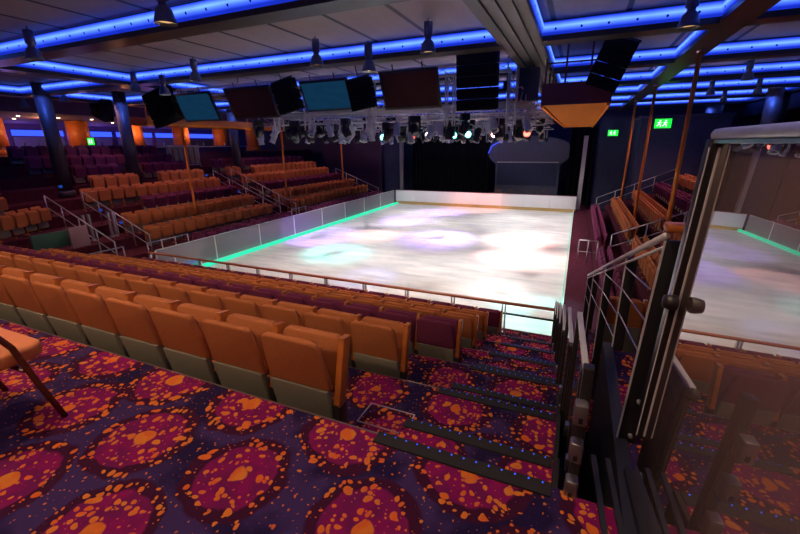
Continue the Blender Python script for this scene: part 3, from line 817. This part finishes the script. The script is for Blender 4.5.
# fixtures
def fixtures():
    B = {}
    B['body'] = MB().lathe([(0, .22), (.07, .21), (.10, .14), (.105, -.16), (.115, -.17), (.115, -.19), (.10, -.19), (.095, -.1), (0, -.1)], n=14).mesh('lamp_body', 'black')
    B['bodys'] = MB().lathe([(0, .24), (.075, .22), (.11, .12), (.11, -.18), (.125, -.19), (.125, -.21), (.11, -.21), (.10, -.1), (0, -.1)], n=14).mesh('lamp_body', 'bodysilver')
    m = MB(); m.box(-.15, -.135, -.025, .025, -.02, .28); m.box(.135, .15, -.025, .025, -.02, .28); m.box(-.15, .15, -.025, .025, .27, .29); m.box(-.03, .03, -.03, .03, .29, .40)
    B['yoke'] = m.mesh('yoke', 'bodysilver')
    m = MB(); m.box(-.18, .18, -.13, .13, .22, .42); B['base'] = m.mesh('base', 'black', .02)
    m = MB(); m.box(-.2, -.15, -.05, .05, -.08, .24); m.box(.15, .2, -.05, .05, -.08, .24); m.box(-.2, .2, -.05, .05, .205, .25); B['arms'] = m.mesh('yoke', 'black')
    m = MB(); m.lathe([(0, .20), (.10, .19), (.145, .08), (.145, -.10), (.12, -.20), (.105, -.205), (0, -.2)], n=16); B['head'] = m.mesh('head', 'black')
    for c in ('white', 'cyan', 'red', 'pink', 'blue'): B[c] = MB().lathe([(0, -.165), (.093, -.165), (.093, -.155), (0, -.155)], n=14).mesh('lens', 'spot_' + c)
    B['off'] = MB().lathe([(0, -.165), (.093, -.165), (.093, -.155), (0, -.155)], n=14).mesh('lens', 'lens_off')
    return B
FX = fixtures()
COLS = {'white': (1, .93, .88), 'cyan': (.25, 1, .9), 'red': (1, .2, .2), 'pink': (1, .36, .30), 'blue': (.35, .4, 1), 'purple': (.48, .26, 1)}
def fixture(kind, loc, aim, lens, lab, grp, power=0, cone=60, lc=None):
    t = thing('moving_head_light' if kind == 'm' else 'par_can', lab, 'stage light', loc, group=grp)
    R = (Vector(aim) - Vector(loc)).to_track_quat('-Z', 'Y').to_matrix().to_4x4()
    rz = math.atan2(aim[0] - loc[0], aim[1] - loc[1])
    hd = link('head' if kind == 'm' else 'lamp_body', FX['head' if kind == 'm' else ('bodys' if kind == 's' else 'body')], t); hd.matrix_local = R
    if kind == 'm':
        link('base', FX['base'], t, None, -rz); link('yoke', FX['arms'], t, None, -rz)
    else: link('yoke', FX['yoke'], t, None, -rz)
    ln = link('lens', FX[lens], hd)
    if power:
        d = (Vector(aim) - Vector(loc)).normalized()
        lamp('stage_beam', 'SPOT', Vector(loc) + d * .20, COLS[lc or lens], power, .08, aim, cone, .95)
    return t
# lit ones seen in the photograph: (px, py, y depth, lens)
lit = [(383, 137, 24.5, 'cyan'), (412, 137, 25.2, 'red'), (428, 135, 25.6, 'white'), (454, 135, 25.6, 'cyan'), (468, 134, 22.2, 'cyan'), (494, 134, 25.4, 'pink'), (527, 133, 22.2, 'red'), (296, 139, 22.4, 'blue')]
for i, (px, py, y, c) in enumerate(lit):
    y = 13.75 + .12 * (i % 3); p = at(px, py - .5, 'y', y)
    t = fixture('k' if i % 2 else 's', p, p + (Vector((0, 0, 0)) - p).normalized() * 3 + Vector((0, 0, -.5)), c, f'glowing {c} stage lamp, {ORD[i]} lit lamp along the rig', 'lit stage lamps')
    m = MB(); m.tube((0, 0, .29), (0, 0, 1.15 - p.z), .018, 6); m.build('drop_pipe', 'alu', t)
# beams washing the ice; every one sits in a fixture
beams = [(-9.5, 13.2, (-9.8, 14.0), 'white', 387, 114), (-4.0, 13.2, (-4.2, 12.0), 'white', 475, 118), (-7, 16.2, (-6.6, 17.0), 'white', 375, 114), (-2.2, 16.2, (-1.2, 14.5), 'white', 562, 104), (-11, 19.4, (-10.8, 20), 'white', 500, 114),
         (-5.2, 19.4, (-4.6, 21.5), 'white', 437, 110), (-2.6, 22.6, (-1.6, 24), 'white', 625, 118), (-9, 22.6, (-8.6, 25), 'white', 562, 118), (-2.3, 19.4, (-.8, 19.0), 'white', 500, 104),
         (-6.0, 22.6, (-6.2, 19.2), 'purple', 3570, 42), (-9.4, 19.4, (-9.8, 22.8), 'purple', 2484, 38), (-3.2, 19.4, (-2.4, 19.8), 'pink', 3104, 46), (-7.8, 19.4, (-9.6, 18.4), 'pink', 2018, 38),
         (-4.6, 16.2, (-2.0, 16.6), 'pink', 2173, 44), (-10.8, 16.2, (-9.6, 14.6), 'cyan', 1196, 44), (-5.8, 16.2, (-6.6, 12.0), 'blue', 1242, 24), (-10.2, 13.2, (-12.2, 17.0), 'purple', 2328, 44), (-2.4, 13.2, (-.5, 11.0), 'cyan', 1345, 36),
         (-1.95, 14.6, (-1.9, 12.4), 'white', 750, 26), (-6.4, 26, (-6.8, 29.6), 'pink', 1397, 56), (-10.8, 26, (-10.8, 28.2), 'white', 437, 114), (-3, 26, (-2.2, 27.8), 'white', 500, 114), (-8.4, 26, (-8.6, 26.6), 'purple', 1397, 50)]
BP = 3.1
for i, (x, y, a, c, w, cone) in enumerate(beams):
    fixture('m', (x, y, TZ - .62), (a[0], a[1], ZI), {'purple': 'blue'}.get(c, c), f'moving head light throwing a {c} beam on the ice, {ORD[i % 26]} of the working heads', 'working moving heads', w * BP, cone, c)
random.seed(11)
PLACED = []
for y, lab in TX + [(12.75, 'front row under the screens'), (14.3, 'second row under the screens'), (15.1, 'bay between the nearest trusses'), (17.8, 'bay before mid rink'), (21.0, 'bay after mid rink'), (24.3, 'bay before the stage')]:
    for i in range(13):
        x = -12.0 + i * .83 + random.uniform(-.2, .2) + (.4 if 'row' in lab else 0)
        if any(abs(x - q[0]) < .44 and abs(y - q[1]) < .44 for q in beams + PLACED): continue
        PLACED.append((x, y))
        k = random.choice('kssssm'); z = TZ - (.60 if k == 'm' else .58) - random.uniform(0, .10) + (.35 if 'bay' in lab else .22 if 'row' in lab else 0)
        fixture(k, (x, y + random.uniform(-.12, .12), z), (x + random.uniform(-3, 3), y + random.uniform(-4, 2), ZI), 'off', f'unlit {"moving head" if k == "m" else "silver par can" if k == "s" else "black par can"} in the {"" if "bay" in lab or "row" in lab else "truss "}{lab}, {ORD[i]} along', 'unlit stage lamps of the rig')

# ------------------------------------------------------------------ screens and dark cases along the near truss
def screen(pxs, y, lit, lab):
    """pxs: left px, right px, top py, bottom py; a tilted flat screen with a frame"""
    a = at(pxs[0], pxs[2], 'y', y); c = at(pxs[1], pxs[2], 'y', y); z = (a.z + c.z) / 2
    lowl = at((pxs[0] + pxs[1]) / 2, pxs[3], 'y', y); h = z - lowl.z
    w = c.x - a.x; cx = (a.x + c.x) / 2
    t = thing('hanging_screen', lab, 'screen', (cx, y, z))
    t.rotation_euler = (math.radians(-24), 0, 0) if False else (math.radians(24), 0, 0)
    L = h / math.cos(math.radians(24)) * .97
    m = MB(); m.box(-w / 2, w / 2, 0, .10, -L, 0); m.build('casing', 'black', t, .012)
    m = MB(); m.box(-w / 2 + .07, w / 2 - .07, -.006, .0, -L + .07, -.07); m.build('display', 'screen_on' if lit else 'screen_off', t)
    for q in (-1, 1):
        m = MB(); m.tube((q * w / 4, .06, 0), (q * w / 4, .06, .18), .02); m.build('bracket', 'black', t)
screen((172, 208, 93, 122), 12.0, True, 'small lit blue screen at the end of the truss, facing the near seats')
screen((222, 268, 87, 119), 12.0, False, 'dark screen between the two lit blue screens')
screen((298, 346, 80, 111), 12.0, True, 'larger lit blue screen beside the bright pendant lamp')
screen((378, 437, 70, 109), 11.9, False, 'dark reddish screen hung near the large black speaker case')
def speaker(px0, px1, py0, py1, y, lab, d=.5, tilt=0, name='speaker_array'):
    a = at(px0, py0, 'y', y); c = at(px1, py1, 'y', y); b0 = at(px0, py1, 'y', y)
    w = abs(c.x - a.x); h = a.z - c.z; n = max(3, int(h / .26))
    t = thing(name, lab, 'speaker', ((a.x + c.x) / 2, y, a.z)); t.rotation_euler = (math.radians(8), math.radians(tilt), 0)
    for i in range(n):
        z1 = -h * i / n; z0 = -h * (i + 1) / n + .015
        m = MB(); m.box(-w / 2, w / 2, 0, d, z0, z1); m.build('cabinet', 'blackmatt', t, .012)
    m = MB(); m.box(-w / 2 - .02, w / 2 + .02, .1, .16, 0, .06); m.tube((0, .13, .05), (0, .13, max(.12, CZ - a.z)), .018); m.build('rigging_frame', 'black', t)
speaker(140, 172, 92, 125, 10.7, 'black angled speaker cluster at the outer end of the screen truss', .25, -12)
speaker(269, 292, 82, 113, 11.5, 'narrow black speaker case between dark and lit screens', .35, -12)
speaker(345, 368, 80, 110, 11.5, 'narrow black speaker case beside the bright pendant lamp', .35, -8)
speaker(456, 494, 54, 110, 11.4, 'large flat black speaker case beside the grey ceiling channel', .4, 0)
speaker(606, 634, 40, 90, 11.2, 'tilted black line array speaker hanging beside the catwalk', .55, 20)
speaker(88, 106, 98, 120, 13.5, 'dark blue speaker hanging in front of the bar lights', .5, 20)
m = MB(); p = at(533, 100, 'y', 13.2); m.box(-.3, .3, -.2, .2, 0, .9); m.tube((0, 0, .9), (0, 0, .95), .03); tag(m.build('equipment_case', 'navy', None, .02, loc=(-1.62, 13.2, 1.20)), 'dark blue equipment case under the grey ceiling channel beside the catwalk', 'case')

# ------------------------------------------------------------------ stage end
def drape(name, x0, x1, z0, z1, y, mt, lab, pitch=.35):
    m = MB(); n = int((x1 - x0) / .06); vs = []
    for z in (z0, z1):
        for i in range(n + 1):
            x = x0 + (x1 - x0) * i / n; vs.append((x, y + .07 * math.sin(x * 2 * PI / pitch) + .02 * math.sin(x * 7.1), z))
        for i in range(n, -1, -1):
            x = x0 + (x1 - x0) * i / n; vs.append((x, y + .03 + .07 * math.sin(x * 2 * PI / pitch) + .02 * math.sin(x * 7.1), z))
    k = 2 * (n + 1); m.add(vs, [(i, (i + 1) % k, k + (i + 1) % k, k + i) for i in range(k)], True)
    return tag(m.build(name, mt), lab, 'curtain')
drape('stage_curtain', -13.3, -6.6, ZI + .06, 1.2, 33.2, 'blackmatt', 'black stage curtain across the far end above the white boards')
drape('stage_curtain', -.75, 1.0, ZI + .06, 1.2, 33.4, 'blackmatt', 'black curtain beside the rounded grey portal')
t = thing('stage_portal', 'grey rounded stage portal with a drum-shaped header beside the black curtain', 'stage set', (-3.6, 32.4, ZI + .06))
poly = []
for k in range(13):
    a = PI * k / 12; poly.append((2.9 * math.cos(a), 4.35 + .75 * math.sin(a)))
poly += [(-2.9, 3.5), (-2.35, 3.0), (-2.35, 0), (2.35, 0), (2.35, 3.0), (2.9, 3.5)]
m = MB(); m.prism(poly, lambda x, z: (x, 0, z), lambda x, z: (x, .5, z)); m.build('portal_wall', 'greywall', t, .03)
m = MB(); m.box(-2.2, 2.2, -.06, 0, 1.45, 3.15); m.build('inset_panel', 'navy', t, .02)
m = MB(); m.box(-2.25, 2.25, -.12, 0, 3.15, 3.22); m.build('ledge', 'alu', t)
mu = []
ME_ST = None
for i in range(10):
    x = -5.45 + (i % 5) * .85; y = 31.0 + (i // 5) * .55
    if ME_ST is None:
        m = MB(); m.tube((0, 0, .02), (0, 0, .95), .014, 6); m.box(-.19, .19, -.012, .012, .92, 1.22, Matrix.Translation((0, 0, 0)))
        for k in range(3): m.tube((0, 0, .12), (.24 * math.cos(k * 2.1), .24 * math.sin(k * 2.1), .01), .010, 6)
        ME_ST = m.mesh('music_stand', 'column')
    o = link('music_stand', ME_ST, None, (x, y, ZI + .06)); tag(o, f'grey music stand in front of the portal, {ORD[i % 5]} in the {"front" if i < 5 else "rear"} line', 'music stand', 'music stands in front of the portal')
m = MB(); m.path([(0, 0, 0), (.25, 0, .55), (.8, 0, .85), (1.1, 0, .9)], .03); tag(m.build('arched_pipe', 'blue_tube', None, loc=(-6.55, 32.2, -.7)), 'curved blue glowing pipe at the shoulder of the stage portal', 'light')
for i, (x0, x1, mt, lab) in enumerate(((-21.5, -15.6, 'plumwall', 'dark plum side wall panel behind the last seats by the stage'), (-15.3, -13.7, 'navy', 'narrow blue wall panel beside the pale stage post'),
                                       (1.1, 3.4, 'navy', 'tall navy wall panel beside the black stage curtain'))):
    m = MB(); m.box(x0, x1, 31.6, 31.8, ZI + .06, 1.6)
    for k in range(1, int((x1 - x0) / 1.1) + 1): m.box(x0 + k * 1.1 - .015, x0 + k * 1.1 + .015, 31.585, 31.6, ZI + .1, 1.6)
    tag(m.build('wall_panel', mt), lab, 'wall panel')
m = MB(); m.box(3.1, 7.4, 28.2, 31.4, ZI + .2, 1.35); m.box(3.0, 7.5, 28.1, 31.5, 1.35, 1.5); tag(m.build('control_booth', 'navy', None, .02), 'navy boxed entrance beneath the green exit sign beyond the seats', 'booth')
def exit_sign(px, py, y, w, lab):
    p = at(px, py, 'y', y); t = thing('exit_sign', lab, 'sign', p); h = w * .62
    m = MB(); m.box(-w / 2 - .03, w / 2 + .03, .0, .07, -h / 2 - .03, h / 2 + .03); m.build('housing', 'black', t)
    m = MB(); m.box(-w / 2, w / 2, -.006, 0, -h / 2, h / 2); m.build('face', 'exit', t)
    for sx in (-.22, .12):    # two running figures
        m = MB(); q = sx * w; s = h * .8
        m.lathe([(0, .0), (s * .10, .0), (s * .10, .004), (0, .004)], n=10, axis=Matrix.Rotation(PI / 2, 4, 'X'), c=(q + s * .08, -.008, s * .36))
        m.tube((q + s * .03, -.009, s * .22), (q - s * .02, -.009, -.06 * s), s * .075, 6)
        m.tube((q - s * .02, -.009, -.06 * s), (q - s * .26, -.009, -s * .32), s * .05, 6); m.tube((q - s * .02, -.009, -.06 * s), (q + s * .2, -.009, -s * .22), s * .05, 6); m.tube((q + s * .2, -.009, -s * .22), (q + s * .16, -.009, -s * .46), s * .045, 6)
        m.tube((q + s * .02, -.009, s * .18), (q + s * .28, -.009, s * .04), s * .04, 6); m.tube((q + s * .02, -.009, s * .18), (q - s * .24, -.009, s * .10), s * .04, 6)
        m.build('pictogram', 'exitmark', t)
    m = MB(); m.tube((0, .035, h / 2), (0, .035, h / 2 + .35), .012, 6); m.build('hanger', 'black', t)
exit_sign(663, 123.5, 27.6, .82, 'bright green exit sign over the navy entrance by the bare-edge seats')
exit_sign(613, 133, 31.2, .62, 'small green exit sign near the stage, beyond the orange posts')
exit_sign(91, 141.5, 13.2, .55, 'green exit sign hanging in front of the bar counter')
# ------------------------------------------------------------------ columns
def column(x, y, r, z0, z1, mt, lab, grp):
    t = thing('column', lab, 'column', (x, y, z0), group=grp)
    m = MB(); m.lathe([(0, .3), (r, .3), (r, z1 - z0), (0, z1 - z0)], n=20); m.build('shaft', mt, t)
    m = MB(); m.lathe([(0, 0), (r * 1.15, 0), (r * 1.15, .25), (r, .3), (0, .3)], n=20); m.build('base', mt, t)
    return t
zz = -.33
column(-20.85, 10.4, .28, -2.08, 2.6, 'column', 'thick dark column with a blue-lit top beside the angled corner seats', 'dark columns behind the far-side seats')
column(-20.85, 13.6, .28, -2.08, 2.6, 'column', 'thick dark column rising among the seats before the lilac bar counter', 'dark columns behind the far-side seats')
column(-20.85, 20.6, .28, -2.08, 2.6, 'column', 'thick dark column behind the seats nearest the stage', 'dark columns behind the far-side seats')
column(7.6, 33.0, .45, -.9, 2.6, 'column', 'blue-lit column beyond the head of the smoked screen', 'blue-lit columns beyond the bare-edge seats')
column(8.6, 26.6, .45, -.77, 2.6, 'column', 'wide blue-lit column above the smoked screen rail', 'blue-lit columns beyond the bare-edge seats')
for i, (x, y) in enumerate(((-20.85, 10.4), (-20.85, 13.6), (-20.85, 20.6), (7.6, 33), (8.6, 26.6))):
    o = Vector((.62 if x < 0 else -.62, -.5, 0)); p = Vector((x, y, 2.1)) + o
    t = thing('uplight', f'small blue uplighter beside the top of a column, {ORD[i]} from the bar end', 'lamp', p, group='blue column uplighters')
    m = MB(); m.lathe([(0, 0), (.06, 0), (.07, .12), (0, .12)], n=12); m.build('can', 'black', t); m = MB(); m.tube((0, 0, .12), (0, 0, .5), .012); m.build('stem', 'black', t)
    lamp('column_blue', 'SPOT', p + Vector((0, 0, -.03)), (.06, .16, 1), 60, .04, (x, y, 1.3), 110, .6)
# ------------------------------------------------------------------ bar and lounge behind the far-side seats
t = thing('bar_counter', 'long low lilac-topped bar ledge behind the top row of seats', 'bar counter', (-24.95, 18, -.33))
m = MB(); m.box(-.2, .2, -7.5, 7.5, 0, .34); m.build('front', 'plumwall', t)
m = MB(); m.box(-.3, .3, -7.6, 7.6, .34, .40); m.build('counter_top', 'white', t, .01)
cl = [(10.6, 'leftmost, beside the angled corner seats'), (14.4, 'behind the nearest dark column'), (17.6, 'beyond the green exit sign'), (21.0, 'behind the beige rack'), (24.5, 'half way along the bar'), (28.0, 'near the plum side wall')]
for y, lab in cl: column(-31.0, y * 1.18, .62, -.33, 1.74, 'copper', f'fat copper-orange lounge column, {lab}', 'copper lounge columns')
for i in range(7):
    y = 9 + i * 3.7
    m = MB(); m.box(-37.9, -37.7, y, y + 3.2, .95, 1.35); tag(m.build('light_box', 'blue_tube'), f'blue glowing light box high on the lounge wall, {ORD[i]} along', 'light box', 'blue lounge light boxes')
    m = MB(); m.box(-37.95, -37.8, y, y + 3.2, -.2, .85); tag(m.build('lounge_window', 'greywall'), f'grey lounge window below a blue glowing light box, {ORD[i]} along', 'window', 'lounge windows')
    for q in range(4):
        p = (-28.2 - (q % 2) * 2.6, y + q * .95, 1.74)
        m = MB(); m.lathe([(0, -.03), (.07, -.03), (.08, 0), (0, 0)], n=12); tag(m.build('downlight', 'warm', None, loc=p), f'tiny warm recessed lamp in the lounge ceiling, {ORD[q]} of bay {ORD[i]}', 'lamp', 'warm lounge downlights')
for y in (9, 14.5, 20, 25.5): lamp('lounge_glow', 'POINT', (-29.5, y, 1.4), (1, .42, .16), 150, .25)
for y in (10, 15, 20, 25): lamp('lounge_purple', 'POINT', (-35.8, y + 1, .6), (.42, .22, 1), 110, .3)
for i in range(22):   # bottles and glasses on the bar
    y = 11.2 + i * .62 + random.uniform(-.15, .15)
    m = MB(); m.lathe([(0, 0), (.04, 0), (.04, .17), (.014, .22), (.014, .29), (0, .29)], n=10)
    tag(m.build('bottle', random.choice(['beige', 'silver', 'copper']), None, loc=(-24.95 + random.uniform(-.15, .15), y, .075)), f'bottle standing on the lilac bar counter, {ORD[i]} along', 'bottle', 'bottles on the bar')
# beige rack with hanging items beside the aisle
t = thing('storage_rack', 'beige slatted rack standing in the aisle gap between two seat blocks', 'rack', (-22.6, 18.0, -1.2))
for i in range(6):
    m = MB(); m.box(-.04, .04, -1.0 + i * .37, -1.0 + i * .37 + .25, .2, 1.25); m.build('slat_panel', 'beige', t)
m = MB(); m.box(-.05, .05, -1.1, 1.2, 1.25, 1.32); m.box(-.05, .05, -1.1, 1.2, .1, .17); m.tube((0, -1.06, -.02), (0, -1.06, 1.3), .03); m.tube((0, 1.16, -.02), (0, 1.16, 1.3), .03); m.build('frame', 'alu', t)
# ------------------------------------------------------------------ aisle stairs and handrails between the blocks
def stair(x0, x1, y0, y1, name):
    m = MB(); n = int(abs(x1 - x0) / .6)
    for i in range(n):
        xa_ = x0 + (x1 - x0) * i / n; xb_ = x0 + (x1 - x0) * (i + 1) / n; m.box(min(xa_, xb_), max(xa_, xb_), y0, y1, -4.7, -4.29 + .22 * i + .12)
    struct(m.build(name, 'maroon'))
stair(-14.9, -22.1, 17.45, 18.95, 'floor_aisle_steps')
stair(-14.9, -22.1, 8.6, 10.0, 'floor_vomitory_steps')
def handrail(a, c, lab, mt='alu', n=3, h=.9, grp='steel handrails of the seat blocks', mid=True):
    a = Vector(a); c = Vector(c); t = thing('handrail', lab, 'handrail', a, group=grp); d = c - a
    m = MB(); m.tube((0, 0, h), d + Vector((0, 0, h)), .022, 8); m.build('rail', mt, t)
    if mid: m = MB(); m.tube((0, 0, h * .5), d + Vector((0, 0, h * .5)), .015, 8); m.build('mid_rail', mt, t)
    for i in range(n):
        p = d * (i / (n - 1)); m = MB(); m.tube(p, p + Vector((0, 0, h)), .022, 8); m.build('post', mt, t)
def gl(px, py, z): return at(px, py, 'z', z)
handrail((-14.2, 9.2, -4.25), (-14.2, 10.9, -4.25), 'steel guard rail at the near corner beside the glass barrier', n=4)
handrail((-14.9, 8.5, -4.1), (-18.6, 8.5, -2.6), 'steel handrail climbing the vomitory steps, corner side', n=5)
handrail((-14.9, 9.80, -4.1), (-18.6, 9.80, -2.6), 'steel handrail climbing the vomitory steps, bar side', n=5)
handrail((-14.9, 17.4, -4.1), (-19.6, 17.4, -2.2), 'steel handrail climbing the aisle, nearer of the two', n=5)
handrail((-14.9, 18.75, -4.1), (-19.6, 18.75, -2.2), 'steel handrail climbing the aisle, on the stage side', n=5)
handrail((-14.3, 17.6, -4.25), (-14.3, 18.9, -4.25), 'short steel gate rail at the foot of the aisle behind the glass', n=3)
handrail((-14.3, 5.5, -4.2), (-14.3, 8.4, -4.2), 'wood-topped steel rail in front of the angled corner seats', n=5)
handrail((-14.6, 28.9, -4.2), (-18.5, 28.9, -2.7), 'steel handrail at the stage end of the far-side seats', n=5)
handrail((1.4, 16.0, -4.1), (5.6, 16.0, -2.25), 'steel handrail climbing between the bare-edge seat blocks', n=5)
handrail((1.3, 27.9, -4.2), (5.2, 27.9, -2.4), 'steel handrail below the navy entrance', n=5)
handrail((.35, 16.3, -4.45), (1.0, 16.3, -4.45), 'short steel gate at the rinkside by the bare edge', n=3)
# angled glass sheets beside the vomitory that catch the green light
for i, (px, py) in enumerate(((84, 222), (90, 223), (120, 212), (125, 214))):
    p = at(px, py, 'x', -16.6)
    t = thing('glass_post', f'slim teal-lit glass post beside the vomitory steps, {ORD[i]} from the corner', 'post', (p.x, min(p.y, 9.62 - .16 * (i % 2)), -3.35), group='teal glass posts')
    m = MB(); m.box(-.05, .05, -.03, .03, 0, 1.0); m.build('glass_slip', 'green_dim', t) if 'green_dim' in M else m.build('glass_slip', 'glassboard', t)
    m = MB(); m.box(-.06, .06, -.045, .045, -.02, .06); m.build('shoe', 'alu', t)
# green and lilac boards near the corner
p = at(56, 239, 'x', -14.6); m = MB(); m.box(-.05, .05, -.62, .62, -.28, .22); tag(m.build('notice_board', 'greenpanel', None, .01, loc=p), 'low dark green board at the foot of the angled corner seats', 'board')
p = at(79, 236, 'x', -14.4); m = MB(); m.box(-.05, .05, -.26, .26, -.35, .30); tag(m.build('notice_board', 'pinkpanel', None, .01, loc=p), 'pale lilac board leaning beside the vomitory rail', 'board')
# little blue aisle marker lights on the row ends
def marker(loc, lab):
    t = thing('aisle_marker', lab, 'marker light', loc, group='blue aisle marker lights')
    m = MB(); m.box(-.05, .05, -.05, .05, -.07, .07); m.build('housing', 'black', t, .01)
    for sx in (-1, 1):
        m = MB(); m.box(-.035, .035, sx * .051, sx * .055, -.05, .05); m.build('lens', 'led_cyan', t)
    m = MB(); m.box(.051, .055, -.035, .035, -.05, .05); m.box(-.055, -.051, -.035, .035, -.05, .05); m.build('lens', 'led_cyan', t)
for j in range(1, 7):
    marker((1.25 + j * 1.0 + .05, 15.35, -4.29 + .44 * j + .55), f'blue marker light on the row end, {ORD[j - 1]} up the bare-edge aisle')
    if j in (2, 3, 5): marker((-14.2 - 1.2 * j, 9.9, -4.29 + .44 * j + .55), f'blue marker light on the row end, {ORD[j - 2]} up beside the vomitory')
    if j in (3, 5): marker((-14.2 - 1.2 * j, 17.42, -4.29 + .44 * j + .5), f'blue marker light on the row end, {ORD[j - 1]} up the far-side aisle')

# ------------------------------------------------------------------ house light for the stands (recessed lamps in the ceiling)
for i, (x, y, w) in enumerate(((-17.5, 11.5, 170), (-17.5, 16, 190), (-17.5, 21, 190), (-17.5, 26, 160), (-21.5, 13, 90), (-21.5, 21.5, 90), (4.2, 10.5, 300), (4.2, 15, 280), (4.2, 20, 280), (4.2, 25, 200), (-18.5, 7, 90))):
    t = thing('recessed_downlight', f'recessed ceiling lamp above the side seats, {ORD[i]} of the house lights', 'lamp', (x, y, CZ - .03), group='recessed house lights')
    m = MB(); m.lathe([(.07, 0), (.10, 0), (.10, .03), (.07, .03)], n=16); m.build('trim_ring', 'black', t)
    m = MB(); m.lathe([(0, .02), (.07, .02), (.07, .028), (0, .028)], n=16); m.build('lens', 'warmdim', t)
    lamp('house_light', 'SPOT', (x, y, CZ - .05), (1, .46, .42), w * 2.5, .1, (x, y, -4), 105, .7)

# ------------------------------------------------------------------ world and view
w = bpy.data.worlds.new('world'); SC.world = w; w.use_nodes = True
w.node_tree.nodes['Background'].inputs[0].default_value = (.10, .07, .14, 1); w.node_tree.nodes['Background'].inputs[1].default_value = .05
SC.view_settings.view_transform = 'Standard'; SC.view_settings.look = 'None'
SC.view_settings.exposure = 0.0; SC.view_settings.gamma = 1.0; SC.view_settings.use_curve_mapping = False
SC.cycles.max_bounces = 6
